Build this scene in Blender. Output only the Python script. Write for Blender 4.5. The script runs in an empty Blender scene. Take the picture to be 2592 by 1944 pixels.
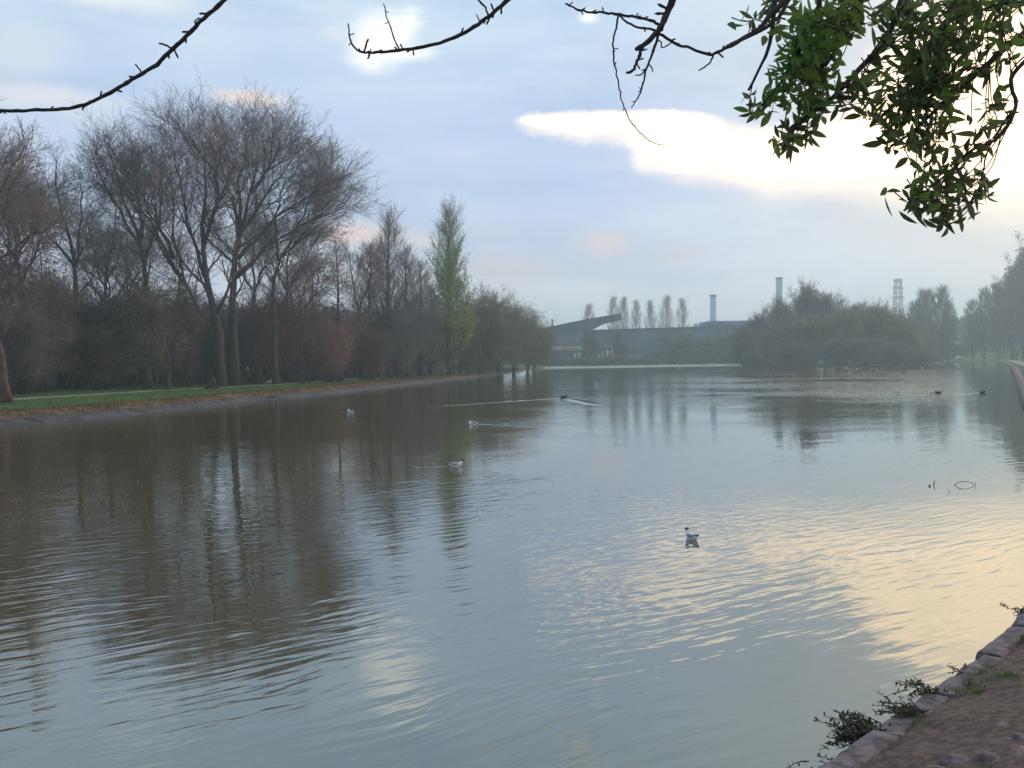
import bpy, math, random
import numpy as np
from mathutils import Vector, Matrix
R = math.radians
rng = np.random.default_rng(7)
random.seed(7)
S = bpy.context.scene
COL = S.collection

# ------------------------------------------------------------------ camera
HC = 2.8
FP = 2500.0                       # focal length in photo pixels (2592 wide)
cam_d = bpy.data.cameras.new("camera")
cam = bpy.data.objects.new("camera", cam_d)
COL.objects.link(cam)
cam_d.sensor_width = 36.0
cam_d.lens = 36.0 * FP / 2592.0
cam_d.clip_start = 0.05
cam_d.clip_end = 20000
CM = Matrix.Rotation(R(90 - 1.47), 4, 'X') @ Matrix.Rotation(R(-0.6), 4, 'Z')
cam.matrix_world = Matrix.Translation((0, 0, HC)) @ CM
S.camera = cam
C3 = np.array(CM.to_3x3())

def ray(px, py):
    d = C3 @ np.array([(px - 1296) / FP, -(py - 972) / FP, -1.0])
    return d
def at(px, py, Y):                # the point that lies Y metres ahead
    d = ray(px, py)
    t = Y / d[1]
    return np.array([d[0] * t, Y, HC + d[2] * t])
def on(px, py, z=0.0):            # the point at height z
    d = ray(px, py)
    t = (z - HC) / d[2]
    return np.array([d[0] * t, d[1] * t, z])

# ------------------------------------------------------------------ node helpers
class NT:
    def __init__(s, tree):
        s.t = tree; s.n = tree.nodes; s.l = tree.links
    def node(s, typ, **kw):
        n = s.n.new(typ)
        for k, v in kw.items(): setattr(n, k, v)
        return n
    def put(s, sock, v):
        if v is None: return
        if isinstance(v, bpy.types.NodeSocket): s.l.new(v, sock)
        else: sock.default_value = v
    def m(s, op, a, b=None, c=None, clamp=False):
        n = s.node('ShaderNodeMath', operation=op, use_clamp=clamp)
        for i, v in enumerate((a, b, c)):
            s.put(n.inputs[i], v)
        return n.outputs[0]
    def v(s, op, a, b=None):
        n = s.node('ShaderNodeVectorMath', operation=op)
        s.put(n.inputs[0], a)
        if b is not None: s.put(n.inputs[1], b)
        return n.outputs[0]
    def noise(s, vec, scale, detail=3, rough=.5, dist=0, col=False):
        n = s.node('ShaderNodeTexNoise')
        s.put(n.inputs['Vector'], vec); s.put(n.inputs['Scale'], scale)
        n.inputs['Detail'].default_value = detail
        n.inputs['Roughness'].default_value = rough
        n.inputs['Distortion'].default_value = dist
        return n.outputs['Color' if col else 'Fac']
    def smooth(s, x, a, b, lo=0., hi=1.):
        n = s.node('ShaderNodeMapRange', interpolation_type='SMOOTHSTEP')
        s.put(n.inputs[0], x); s.put(n.inputs[1], a); s.put(n.inputs[2], b)
        s.put(n.inputs[3], lo); s.put(n.inputs[4], hi)
        return n.outputs[0]
    def mix(s, f, a, b):
        n = s.node('ShaderNodeMix', data_type='RGBA')
        s.put(n.inputs[0], f); s.put(n.inputs[6], a); s.put(n.inputs[7], b)
        return n.outputs[2]
    def comb(s, x, y, z):
        n = s.node('ShaderNodeCombineXYZ')
        for i, q in enumerate((x, y, z)): s.put(n.inputs[i], q)
        return n.outputs[0]
    def sep(s, v):
        n = s.node('ShaderNodeSeparateXYZ'); s.put(n.inputs[0], v)
        return n.outputs
    def curve(s, x, pts):         # piecewise linear y(x) in real units
        xs = [p[0] for p in pts]; ys = [p[1] for p in pts]
        x0, x1, y0, y1 = min(xs), max(xs), min(ys), max(ys)
        if y1 == y0: y1 += 1
        n = s.node('ShaderNodeFloatCurve')
        c = n.mapping.curves[0]
        while len(c.points) < len(pts): c.points.new(.5, .5)
        for p, (a, b) in zip(c.points, pts):
            p.location = ((a - x0) / (x1 - x0), (b - y0) / (y1 - y0))
        n.mapping.update()
        s.put(n.inputs['Value'], s.m('MULTIPLY_ADD', x, 1 / (x1 - x0), -x0 / (x1 - x0), clamp=True))
        return s.m('MULTIPLY_ADD', n.outputs[0], (y1 - y0), y0)

def C(r, g, b): return (r, g, b, 1)
def srgb(r, g, b):
    f = lambda c: (c / 255 / 12.92) if c / 255 <= .04045 else ((c / 255 + .055) / 1.055) ** 2.4
    return (f(r), f(g), f(b), 1)

# ------------------------------------------------------------------ sky (an overcast evening sky, bright rift to the right)
SUN_AZ, SUN_EL = 47.0, 14.0       # degrees to the right of straight ahead, above the horizon
W = bpy.data.worlds.new("World"); S.world = W
W.use_nodes = True
W.node_tree.nodes.clear()
w = NT(W.node_tree)
tc = w.node('ShaderNodeTexCoord').outputs['Generated']
sx, sy, sz = w.sep(tc)
az = w.m('MULTIPLY', w.m('ARCTAN2', sx, sy), 180 / math.pi)
el = w.m('MULTIPLY', w.m('ARCSINE', sz), 180 / math.pi)
flat = w.v('MULTIPLY', tc, (1, 1, 3.2))
n1 = w.noise(flat, 3.0, 5, .5)
n2 = w.noise(flat, 9.0, 4, .55)
nw = w.m('ADD', w.m('MULTIPLY', w.m('SUBTRACT', n1, .5), 4.0), w.m('MULTIPLY', w.m('SUBTRACT', n2, .5), 2.0))
n3 = w.noise(w.v('MULTIPLY', tc, (1, 1, 1.8)), 26.0, 4, .6)
nc = w.m('ADD', w.m('ADD', w.m('MULTIPLY', w.m('SUBTRACT', n1, .5), 2.0), w.m('MULTIPLY', w.m('SUBTRACT', n2, .5), 2.2)), w.m('MULTIPLY', w.m('SUBTRACT', n3, .5), 1.3))
def azel(px, py):
    d = ray(px, py); d = d / np.linalg.norm(d)
    return math.degrees(math.atan2(d[0], d[1])), math.degrees(math.asin(d[2]))
n3_ = w.noise(w.v('MULTIPLY', tc, (1, 1, 2.6)), 15.0, 6, .62, .4)
# vertical tones of the cloud sheet
tone = w.m('ADD', el, nw)
ramp = w.node('ShaderNodeValToRGB')
cr = ramp.color_ramp
stops = [(0, srgb(232, 232, 240)), (.12, srgb(216, 222, 236)), (.28, srgb(186, 203, 236)), (.45, srgb(185, 205, 234)),
         (.58, srgb(192, 216, 236)), (.72, srgb(160, 192, 212)), (1, srgb(128, 164, 186))]
while len(cr.elements) < len(stops): cr.elements.new(.5)
for e, (p, c) in zip(cr.elements, stops): e.position = p; e.color = c
w.put(ramp.inputs[0], w.m('DIVIDE', tone, 34.0, clamp=True))
sky = ramp.outputs[0]
# grey-violet to the left, paler to the right
sky = w.mix(w.m('MULTIPLY', w.smooth(az, 2, 30), .35), sky, srgb(208, 214, 220))
band = w.smooth(w.noise(w.v('MULTIPLY', tc, (1, 1, 4.5)), 5.5, 5, .5, .3), .38, .72)
sky = w.mix(w.m('MULTIPLY', band, .38), sky, srgb(216, 228, 238))
band2 = w.smooth(w.noise(w.v('MULTIPLY', tc, (1.3, 1.3, 6)), 2.6, 5, .55, .4), .46, .66)
sky = w.mix(w.m('MULTIPLY', band2, .42), sky, srgb(156, 182, 212))
mott = w.smooth(n3_, .35, .68)
sky = w.mix(w.m('MULTIPLY', mott, .16), sky, srgb(222, 228, 236))
def blob(px, py, rx, ry, col, amt, wob=1.0):
    """A patch of cloud of its own tint centred on a direction; radii in degrees."""
    global sky
    a, e = azel(px, py)
    dx = w.m('DIVIDE', w.m('ADD', w.m('SUBTRACT', az, a), w.m('MULTIPLY', nw, .9 * wob)), rx)
    dy = w.m('DIVIDE', w.m('ADD', w.m('SUBTRACT', el, e), w.m('MULTIPLY', nc, .6 * wob)), ry)
    r = w.m('SQRT', w.m('ADD', w.m('MULTIPLY', dx, dx), w.m('MULTIPLY', dy, dy)))
    f = w.m('MULTIPLY', w.smooth(r, 1.25, .1), amt)
    sky = w.mix(f, sky, col)
PEACH = srgb(238, 214, 204); PINK = srgb(216, 204, 212)
blob(890, 590, 3.4, 1.0, PEACH, .9)
blob(1060, 610, 2.2, .6, srgb(226, 212, 210), .7)
blob(630, 250, 2.6, .7, srgb(244, 226, 212), .85)
blob(1545, 612, 1.9, 1.0, srgb(224, 208, 212), .85)
blob(1720, 640, 2.0, .7, srgb(212, 208, 216), .6)
blob(1260, 690, 4.5, 1.5, PINK, .65)
blob(100, 240, 4.5, .8, srgb(226, 226, 232), .8)
blob(60, 130, 3.0, 1.6, srgb(212, 222, 232), .8)
blob(280, 5, 4.5, .7, srgb(232, 236, 238), .85)
blob(1000, 85, 2.0, 1.6, (1.15, 1.12, 1.06, 1), 1.0, 1.5)
blob(1040, 60, 1.2, .8, (1.2, 1.16, 1.08, 1), .8, 1.5)
blob(1060, 125, 1.6, .5, (1.1, 1.08, 1.0, 1), .9, .8)
blob(1480, 48, .7, .45, (1.0, 1.0, .98, 1), .9, .5)
blob(870, 80, 1.4, .5, srgb(222, 230, 236), .7)
# bright rift: lower and upper edges as functions of azimuth
lo_px = [(1290, 310), (1400, 352), (1560, 372), (1620, 425), (1900, 478), (2300, 520), (2592, 560)]
up_px = [(1290, 298), (1400, 285), (1550, 300), (1680, 278), (1850, 315), (2020, 310), (2200, 150), (2380, -40), (2592, -200)]
lo = w.curve(az, [azel(*p) for p in lo_px] + [(60, 5.5), (90, 8)])
up = w.curve(az, [azel(*p) for p in up_px] + [(60, 27), (90, 12)])
e1 = w.m('ADD', el, w.m('MULTIPLY', nc, .75))
soft = w.m('MULTIPLY_ADD', w.smooth(az, 0, 28), 2.4, .9)
f_lo = w.smooth(w.m('DIVIDE', w.m('SUBTRACT', e1, lo), soft), -.5, .9)
f_up = w.smooth(w.m('DIVIDE', w.m('SUBTRACT', up, e1), w.m('MULTIPLY_ADD', w.smooth(az, 8, 30), 3.5, .4)), -.5, 1.0)
f_az = w.smooth(az, -.3, 1.2)
rift = w.m('MULTIPLY', w.m('MULTIPLY', f_lo, f_up), f_az)
glow = w.mix(w.smooth(az, 3, 24), (1.5, 1.24, .98, 1), (2.25, 1.60, 1.03, 1))
glow = w.mix(w.m('MULTIPLY', w.smooth(n3_, .44, .72), .5), glow, (.92, .90, .90, 1))
sky = w.mix(rift, sky, glow)
# warm veil under the rift
veil = w.m('MULTIPLY', w.smooth(w.m('SUBTRACT', lo, e1), 4.5, 0), w.smooth(az, 4, 26))
veil = w.m('MULTIPLY', veil, w.m('SUBTRACT', 1.0, rift))
sky = w.mix(w.m('MULTIPLY', veil, .55), sky, srgb(242, 232, 214))
# broken pale patches higher up (seen in the water)
hi = w.m('MULTIPLY', w.smooth(w.noise(w.v('MULTIPLY', tc, (1, 1, 2)), 7.5, 4, .5, .2), .54, .66), w.smooth(el, 19, 23))
hi = w.m('MULTIPLY', hi, w.smooth(el, 50, 30))
sky = w.mix(w.m('MULTIPLY', hi, .65), sky, srgb(236, 226, 206))
bgc = w.node('ShaderNodeBackground'); w.put(bgc.inputs[0], sky); bgc.inputs[1].default_value = 1.16
nish = w.node('ShaderNodeTexSky', sky_type='NISHITA'); nish.sun_disc = False
nish.sun_elevation = R(SUN_EL); nish.sun_rotation = R(SUN_AZ)
bgn = w.node('ShaderNodeBackground'); w.put(bgn.inputs[0], nish.outputs[0]); bgn.inputs[1].default_value = .08
ms = w.node('ShaderNodeMixShader'); ms.inputs[0].default_value = .93
w.l.new(bgn.outputs[0], ms.inputs[1]); w.l.new(bgc.outputs[0], ms.inputs[2])
wo = w.node('ShaderNodeOutputWorld'); w.l.new(ms.outputs[0], wo.inputs[0])
W.cycles.sampling_method = 'MANUAL'; W.cycles.sample_map_resolution = 1024

sun_d = bpy.data.lights.new("sun", 'SUN'); sun_d.energy = .9; sun_d.angle = R(28); sun_d.color = (1, .9, .76)
sun = bpy.data.objects.new("sun", sun_d); COL.objects.link(sun)
sd = Vector((math.sin(R(SUN_AZ)) * math.cos(R(SUN_EL)), math.cos(R(SUN_AZ)) * math.cos(R(SUN_EL)), math.sin(R(SUN_EL))))
sun.rotation_euler = sd.to_track_quat('Z', 'Y').to_euler(); sun.location = (40, 40, 60)

vs = S.view_settings
vs.view_transform = 'Standard'; vs.look = 'None'; vs.exposure = .07; vs.gamma = 1; vs.use_curve_mapping = False
S.cycles.max_bounces = 6; S.cycles.diffuse_bounces = 2; S.cycles.glossy_bounces = 3; S.cycles.volume_bounces = 2
S.cycles.transparent_max_bounces = 8
S.cycles.use_adaptive_sampling = True

# ------------------------------------------------------------------ materials
def mat(name, col, rough=.85, col2=None, scale=3., bump=0., spec=.3, detail=4, stretch=(1, 1, 1), transl=0., rand=0., lo=.35, hi=.65, objco=True):
    m = bpy.data.materials.new(name); m.use_nodes = True
    m.node_tree.nodes.clear(); t = NT(m.node_tree)
    out = t.node('ShaderNodeOutputMaterial')
    p = t.node('ShaderNodeBsdfPrincipled')
    p.inputs['Roughness'].default_value = rough
    p.inputs['Specular IOR Level'].default_value = spec
    co = t.v('MULTIPLY', t.node('ShaderNodeTexCoord').outputs['Object'] if objco else t.node('ShaderNodeNewGeometry').outputs['Position'], stretch)
    nz = t.noise(co, scale, detail, .6)
    c = t.mix(t.smooth(nz, lo, hi), C(*col), C(*(col2 or tuple(x * .6 for x in col))))
    if rand:
        oi = t.node('ShaderNodeObjectInfo').outputs['Random']
        hsv = t.node('ShaderNodeHueSaturation')
        t.put(hsv.inputs['Value'], t.m('MULTIPLY_ADD', oi, rand, 1 - rand / 2))
        t.put(hsv.inputs['Color'], c); c = hsv.outputs[0]
    t.put(p.inputs['Base Color'], c)
    if bump:
        b = t.node('ShaderNodeBump'); b.inputs['Strength'].default_value = 1; b.inputs['Distance'].default_value = bump
        t.put(b.inputs['Height'], t.noise(co, scale * 2.3, 5, .65)); t.put(p.inputs['Normal'], b.outputs[0])
    if transl:
        tr = t.node('ShaderNodeBsdfTranslucent'); t.put(tr.inputs[0], c)
        mx = t.node('ShaderNodeMixShader'); mx.inputs[0].default_value = transl
        t.l.new(p.outputs[0], mx.inputs[1]); t.l.new(tr.outputs[0], mx.inputs[2]); t.l.new(mx.outputs[0], out.inputs[0])
    else:
        t.l.new(p.outputs[0], out.inputs[0])
    return m

M = {}
M['bark'] = mat('bark', (.10, .08, .078), .95, (.05, .042, .042), 2.5, .03, stretch=(3, 3, .6), rand=.5)
M['twig'] = mat('twig', (.25, .175, .165), .9, (.15, .11, .11), .35, rand=.4)
M['twig_red'] = mat('twig_red', (.30, .17, .14), .9, (.19, .12, .11), .35, rand=.3)
M['twig_grey'] = mat('twig_grey', (.22, .19, .19), .9, (.14, .125, .13), .35, rand=.3)
M['bud'] = mat('spring_leaf', (.34, .44, .06), .7, (.22, .30, .05), .5, transl=.35, rand=.2)
M['willowleaf'] = mat('willow_leaf', (.20, .24, .07), .75, (.11, .14, .055), .4, transl=.3, rand=.3)
M['olive'] = mat('olive_leaf', (.24, .25, .09), .8, (.09, .105, .055), .3, transl=.25, rand=.4)
M['isleaf'] = mat('island_leaf', (.44, .46, .08), .8, (.14, .17, .055), .12, transl=.25, rand=.5, detail=3)
M['ivy'] = mat('ivy_leaf', (.12, .17, .045), .75, (.06, .09, .035), .5, rand=.4)
M['evergreen'] = mat('evergreen_leaf', (.06, .10, .075), .8, (.035, .06, .05), .5, rand=.3)
M['thicket'] = mat('thicket', (.36, .24, .27), .95, (.14, .13, .155), .22, detail=6)
M['farveg'] = mat('far_growth', (.14, .17, .12), .95, (.06, .085, .075), .15, detail=6)
M['grass'] = mat('grass', (.08, .15, .035), .95, (.05, .095, .028), .25, .02, detail=8)
M['redbark'] = mat('bark_red', (.16, .085, .07), .95, (.07, .045, .04), 3, .02, stretch=(2, 2, .5))
M['concrete'] = mat('concrete', (.12, .11, .13), .85, (.055, .05, .055), .9, .01, detail=7, stretch=(1, 1, 1))
M['kerb'] = mat('pale_concrete_and_glare', (.62, .64, .66), .8, (.45, .46, .48), .7)  # pale tone also paints the glare line along the far waterline
M['path'] = mat('path', (.42, .44, .36), .9, (.24, .25, .2), .8)
M['verge'] = mat('verge', (.22, .14, .065), .95, (.10, .07, .04), .8)
M['blade'] = mat('grass_blade', (.11, .19, .04), .8, (.065, .11, .028), .6, transl=.2)
M['earth'] = mat('earth', (.19, .135, .12), .95, (.075, .055, .05), 16, .02, detail=10, lo=.3, hi=.7)
M['stone'] = mat('stone', (.22, .18, .22), .8, (.075, .062, .07), 9, .02, detail=10)
M['rock'] = mat('rock', (.22, .17, .175), .85, (.09, .07, .075), 12, .015, detail=8)
M['grit'] = mat('grit', (.42, .36, .34), .9, (.10, .08, .08), 9, detail=3, lo=.42, hi=.58)
M['wood'] = mat('dead_wood', (.05, .035, .025), .9, (.03, .02, .02), 8, .004)
M['branch'] = mat('branch_bark', (.05, .038, .04), .85, (.025, .02, .022), 30, .002)
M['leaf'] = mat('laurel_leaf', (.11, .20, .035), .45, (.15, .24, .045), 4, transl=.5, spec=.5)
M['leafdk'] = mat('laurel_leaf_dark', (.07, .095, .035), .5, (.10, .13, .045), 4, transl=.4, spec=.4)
M['weed'] = mat('weed_leaf', (.05, .08, .03), .7, (.03, .03, .02), 14, transl=.15)
M['weedred'] = mat('weed_stem', (.10, .05, .055), .7, (.05, .03, .03), 14)
M['bluewall'] = mat('blue_cladding', (.06, .10, .18), .7, (.04, .075, .13), .08, stretch=(1, 1, .2))
M['roof'] = mat('roof', (.06, .06, .07), .8, (.045, .045, .055), .2)
M['bluebox'] = mat('blue_panel', (.08, .12, .32), .7, (.06, .1, .26), .2)
M['paleblue'] = mat('pale_blue_steel', (.25, .5, .8), .6, (.2, .42, .7), .1)
M['palegreen'] = mat('pale_green_steel', (.25, .46, .48), .6, (.2, .4, .42), .1)
M['steel'] = mat('galvanised_steel', (.35, .37, .42), .5, (.28, .3, .35), .5)
M['white'] = mat('white_paint', (.75, .75, .75), .6, (.6, .6, .6), .8)
M['red'] = mat('red_paint', (.5, .05, .09), .6, (.4, .04, .07), .8)
M['brick'] = mat('brick', (.42, .13, .10), .9, (.28, .09, .08), .6)
M['yellow'] = mat('yellow_panel', (.35, .36, .16), .8, (.26, .27, .14), .3)
M['glass'] = mat('dark_glass', (.03, .04, .05), .15, (.02, .03, .04), 1, spec=.6)
M['tyre'] = mat('tyre', (.02, .02, .02), .9)
M['skin'] = mat('skin', (.5, .3, .22), .6, (.45, .27, .2), 4)
M['coat'] = mat('maroon_coat', (.16, .03, .06), .9, (.11, .02, .045), 3)
M['redtop'] = mat('red_top', (.55, .06, .08), .85, (.45, .05, .07), 3)
M['navy'] = mat('dark_cloth', (.018, .02, .03), .9, (.012, .012, .02), 3)
M['greencloth'] = mat('dark_green_cloth', (.03, .06, .055), .9, (.02, .04, .04), 3)
M['hair'] = mat('blond_hair', (.45, .33, .24), .8, (.35, .25, .18), 9)
M['hairdk'] = mat('brown_hair', (.06, .04, .03), .8)
M['fur'] = mat('pale_fur', (.35, .32, .26), .9, (.2, .18, .14), 9)
M['gull'] = mat('white_plumage', (.72, .72, .74), .7, (.6, .6, .64), 6)
M['gullgrey'] = mat('grey_plumage', (.24, .26, .36), .7, (.2, .22, .3), 6)
M['black'] = mat('black_plumage', (.015, .015, .018), .6, (.03, .025, .03), 8)
M['maroon'] = mat('dark_red_beak', (.28, .04, .04), .5)
M['foam'] = mat('floating_fleck', (.5, .48, .42), .8, (.3, .28, .22), 2)

# ------------------------------------------------------------------ object helpers
def tag(o, label=None, cat=None, group=None, kind=None):
    if label: o['label'] = label
    if cat: o['category'] = cat
    if group: o['group'] = group
    if kind: o['kind'] = kind
    return o
def empty(name, loc, label, cat, group=None, rz=0, sc=1):
    o = bpy.data.objects.new(name, None); COL.objects.link(o)
    o.location = [float(q) for q in loc]; o.rotation_euler = (0, 0, rz)
    o.scale = (sc, sc, sc) if not isinstance(sc, tuple) else sc
    o.empty_display_size = .2
    return tag(o, label, cat, group)
def mesh_np(name, V, F, smooth=False):
    me = bpy.data.meshes.new(name)
    V = np.asarray(V, dtype=np.float32).reshape(-1, 3)
    me.vertices.add(len(V)); me.vertices.foreach_set('co', V.ravel())
    fl = [np.asarray(f, dtype=np.int32) for f in F if len(f)]
    nl = sum(f.size for f in fl); npoly = sum(len(f) for f in fl)
    me.loops.add(nl); me.polygons.add(npoly)
    me.loops.foreach_set('vertex_index', np.concatenate([f.ravel() for f in fl]))
    tot = np.concatenate([np.full(len(f), f.shape[1], dtype=np.int32) for f in fl])
    st = np.concatenate([[0], np.cumsum(tot)[:-1]]).astype(np.int32)
    me.polygons.foreach_set('loop_start', st); me.polygons.foreach_set('loop_total', tot)
    if smooth: me.polygons.foreach_set('use_smooth', np.ones(npoly, dtype=bool))
    me.update(calc_edges=True)
    return me
def link(name, me, m, parent=None):
    o = bpy.data.objects.new(name, me); COL.objects.link(o)
    if m is not None and not me.materials: me.materials.append(m)
    if parent is not None: o.parent = parent
    return o

class MB:
    """Collects pieces (tubes, boxes, lathes, leaves) into one mesh."""
    def __init__(s): s.V = []; s.Q = []; s.T = []; s.n = 0
    def add(s, V, quads=(), tris=()):
        V = np.asarray(V, float).reshape(-1, 3)
        if len(quads): s.Q.append(np.asarray(quads, int) + s.n)
        if len(tris): s.T.append(np.asarray(tris, int) + s.n)
        s.V.append(V); s.n += len(V); return s
    def tubes(s, P, Rr, sides=3, cap=True):
        P = np.asarray(P, float); Rr = np.asarray(Rr, float)
        if P.ndim == 2: P = P[None]; Rr = Rr[None]
        n, k, _ = P.shape
        if n == 0: return s
        T = np.gradient(P, axis=1); T /= np.linalg.norm(T, axis=2, keepdims=True) + 1e-9
        ref = np.tile(np.array([.31, .87, .11]), (n, 1)); m = np.abs((T[:, 0] * ref).sum(1)) > .9
        ref[m] = [1, 0, .2]
        U = np.cross(T, ref[:, None, :]); U /= np.linalg.norm(U, axis=2, keepdims=True) + 1e-9
        Vv = np.cross(T, U)
        a = np.arange(sides) * 2 * np.pi / sides
        ring = P[:, :, None, :] + Rr[:, :, None, None] * (np.cos(a)[None, None, :, None] * U[:, :, None, :] + np.sin(a)[None, None, :, None] * Vv[:, :, None, :])
        idx = np.arange(n * k * sides).reshape(n, k, sides)
        A = idx[:, :-1, :]; B = idx[:, 1:, :]
        q = np.stack([A, np.roll(A, -1, 2), np.roll(B, -1, 2), B], -1).reshape(-1, 4)
        tr = []
        if cap and sides == 4: q = np.concatenate([q, idx[:, -1, :], idx[:, 0, ::-1]])
        elif cap and sides == 3: tr = np.concatenate([idx[:, -1, :], idx[:, 0, ::-1]])
        elif cap:
            e = idx[:, -1, :]; c = np.arange(1, sides - 1)
            tr = np.stack([np.repeat(e[:, :1], len(c), 1), e[:, c], e[:, c + 1]], -1).reshape(-1, 3)
            e = idx[:, 0, ::-1]
            tr = np.concatenate([tr, np.stack([np.repeat(e[:, :1], len(c), 1), e[:, c], e[:, c + 1]], -1).reshape(-1, 3)])
        return s.add(ring.reshape(-1, 3), q, tr)
    def box(s, x0, x1, y0, y1, z0, z1):
        V = [(x, y, z) for z in (z0, z1) for x, y in ((x0, y0), (x1, y0), (x1, y1), (x0, y1))]
        return s.add(V, [(0, 3, 2, 1), (4, 5, 6, 7), (0, 1, 5, 4), (1, 2, 6, 5), (2, 3, 7, 6), (3, 0, 4, 7)])
    def ball(s, c, r, seg=10, rings=7, rot=None):
        """ellipsoid, r = (rx,ry,rz)"""
        c = np.array(c, float); r = np.array(r, float) * np.ones(3)
        th = np.linspace(0, np.pi, rings + 1); ph = np.arange(seg) * 2 * np.pi / seg
        V = np.array([[np.sin(t) * np.cos(p), np.sin(t) * np.sin(p), np.cos(t)] for t in th for p in ph]) * r
        if rot is not None: V = V @ np.array(rot).T
        idx = np.arange((rings + 1) * seg).reshape(rings + 1, seg)
        A = idx[:-1]; B = idx[1:]
        q = np.stack([A, B, np.roll(B, -1, 1), np.roll(A, -1, 1)], -1).reshape(-1, 4)
        return s.add(V + c, q)
    def quads_at(s, P, size, aspect=1.6, droop=0.):
        """small rhombic leaves scattered at points, random facing"""
        P = np.asarray(P); n = len(P)
        if n == 0: return s
        a = rng.normal(size=(n, 3)); a[:, 2] -= droop; a /= np.linalg.norm(a, axis=1, keepdims=True)
        b = np.cross(a, rng.normal(size=(n, 3))); b /= np.linalg.norm(b, axis=1, keepdims=True)
        sz = (size * rng.uniform(.6, 1.3, n))[:, None]
        V = np.stack([P, P + a * sz * .5 + b * sz / aspect * .5, P + a * sz, P + a * sz * .5 - b * sz / aspect * .5], 1)
        return s.add(V.reshape(-1, 3), np.arange(4 * n).reshape(n, 4))
    def mesh(s, name, smooth=False):
        F = []
        if s.Q: F.append(np.concatenate(s.Q))
        if s.T: F.append(np.concatenate(s.T))
        return mesh_np(name, np.concatenate(s.V), F, smooth)
    def build(s, name, m, parent=None, smooth=False):
        return link(name, s.mesh(name, smooth), m, parent)

# ------------------------------------------------------------------ lake outline (world metres)
WL = 0.30                                       # height of the near lip
near_px = [(2100, 1944), (2131, 1916), (2218, 1863), (2268, 1815), (2324, 1779), (2420, 1698), (2503, 1648), (2592, 1568)]
near = [on(x, y, WL)[:2] for x, y in near_px]
near = [(-14, -16), (-6, -5), (-1.2, 2.2)] + [tuple(p) for p in near] + [(10.6, 17.5), (18.5, 32)]
right = [tuple(on(2598, 1025)[:2]), tuple(on(2580, 974)[:2]), tuple(on(2566, 933)[:2]), (131, 262), (161, 325), (176, 362)]
cove = [(168, 385), (150, 380), (128, 352)]
far = [tuple(on(x, y)[:2]) for x, y in ((1960, 924), (1900, 924), (1700, 926.5), (1500, 930), (1372, 932))]
leftb = [tuple(on(x, y)[:2]) for x, y in ((1340, 936), (1250, 950), (1170, 959), (1067, 971), (900, 990), (757, 1006), (633, 1016), (480, 1035), (316, 1053), (150, 1068), (0, 1079))]
leftb += [(-25, 34), (-27, 10), (-26, -20)]
LAKE = np.array(near + right + cove + far + leftb)
ISLAND = np.array([tuple(on(x, y)[:2]) for x, y in ((1900, 924.5), (1960, 926), (2110, 930.5), (2230, 928), (2330, 923))] + [(128, 290), (112, 300), (85, 300), (70, 285)])

def sdist(P, poly):
    """signed distance, positive outside the polygon"""
    A = poly; B = np.roll(poly, -1, 0)
    d = np.full(len(P), 1e9); ins = np.zeros(len(P), bool)
    for a, b in zip(A, B):
        ab = b - a; t = np.clip(((P - a) @ ab) / (ab @ ab), 0, 1)
        d = np.minimum(d, np.linalg.norm(P - (a + t[:, None] * ab), axis=1))
        c = ((a[1] > P[:, 1]) != (b[1] > P[:, 1])) & (P[:, 0] < (b[0] - a[0]) * (P[:, 1] - a[1]) / (b[1] - a[1] + 1e-12) + a[0])
        ins ^= c
    return np.where(ins, -d, d)
def sstep(x, a, b):
    t = np.clip((x - a) / (b - a), 0, 1); return t * t * (3 - 2 * t)
def ground_h(P):
    P = np.atleast_2d(np.asarray(P, float))
    d = sdist(P, LAKE)
    x, y = P[:, 0], P[:, 1]
    h = np.where(d < 0, -.5 - .8 * sstep(-d, 0, 4), np.interp(d, [0, .4, .9, 1.3, 2.4], [-.5, -.4, -.05, .3, .5]))
    # near bank rises to the photographer
    nearw = sstep(y, 34, 18) * sstep(x, -30, -8)
    hn = np.where(d < 0, -.7, np.interp(d, [0, .05, .25, 3.6, 9, 30], [-.6, -.1, .16, 1.12, 1.45, 1.6]))
    h = h * (1 - nearw) + hn * nearw
    # right grassy hill
    hill = sstep(d, 4, 46) * (1.5 + 6.5 * sstep(x, 176, 205)) * sstep(y, 60, 330) * sstep(x, 90, 150)
    h = h + np.where(d > 0, hill, 0)
    # island
    di = sdist(P, ISLAND)
    h = np.where(di < 6, np.maximum(h, np.interp(di, [-8, -1, 0, 1, 3], [.7, .25, 0.02, -.5, -1.3])), h)
    # far rolling land
    h = h + np.where(d > 0, 6 * sstep(np.hypot(x, y), 500, 1500), 0)
    return h
def gz(x, y): return float(ground_h([[x, y]])[0])

# ground sheet: finer near the viewer
th = np.concatenate([np.linspace(-180, -34, 50)[:-1], np.arange(-34, 36, .16), np.linspace(36, 180, 50)[:-1]])
th = np.radians(th)
rr = np.concatenate([[1.2], np.exp(np.linspace(np.log(2.0), np.log(700), 430)), np.exp(np.linspace(np.log(720), np.log(1500), 14))])
TH, RR = np.meshgrid(th, rr)
gx = (RR * np.sin(TH)).ravel(); gy = (RR * np.cos(TH)).ravel()
GP = np.stack([gx, gy], 1)
hh = ground_h(GP)
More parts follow.
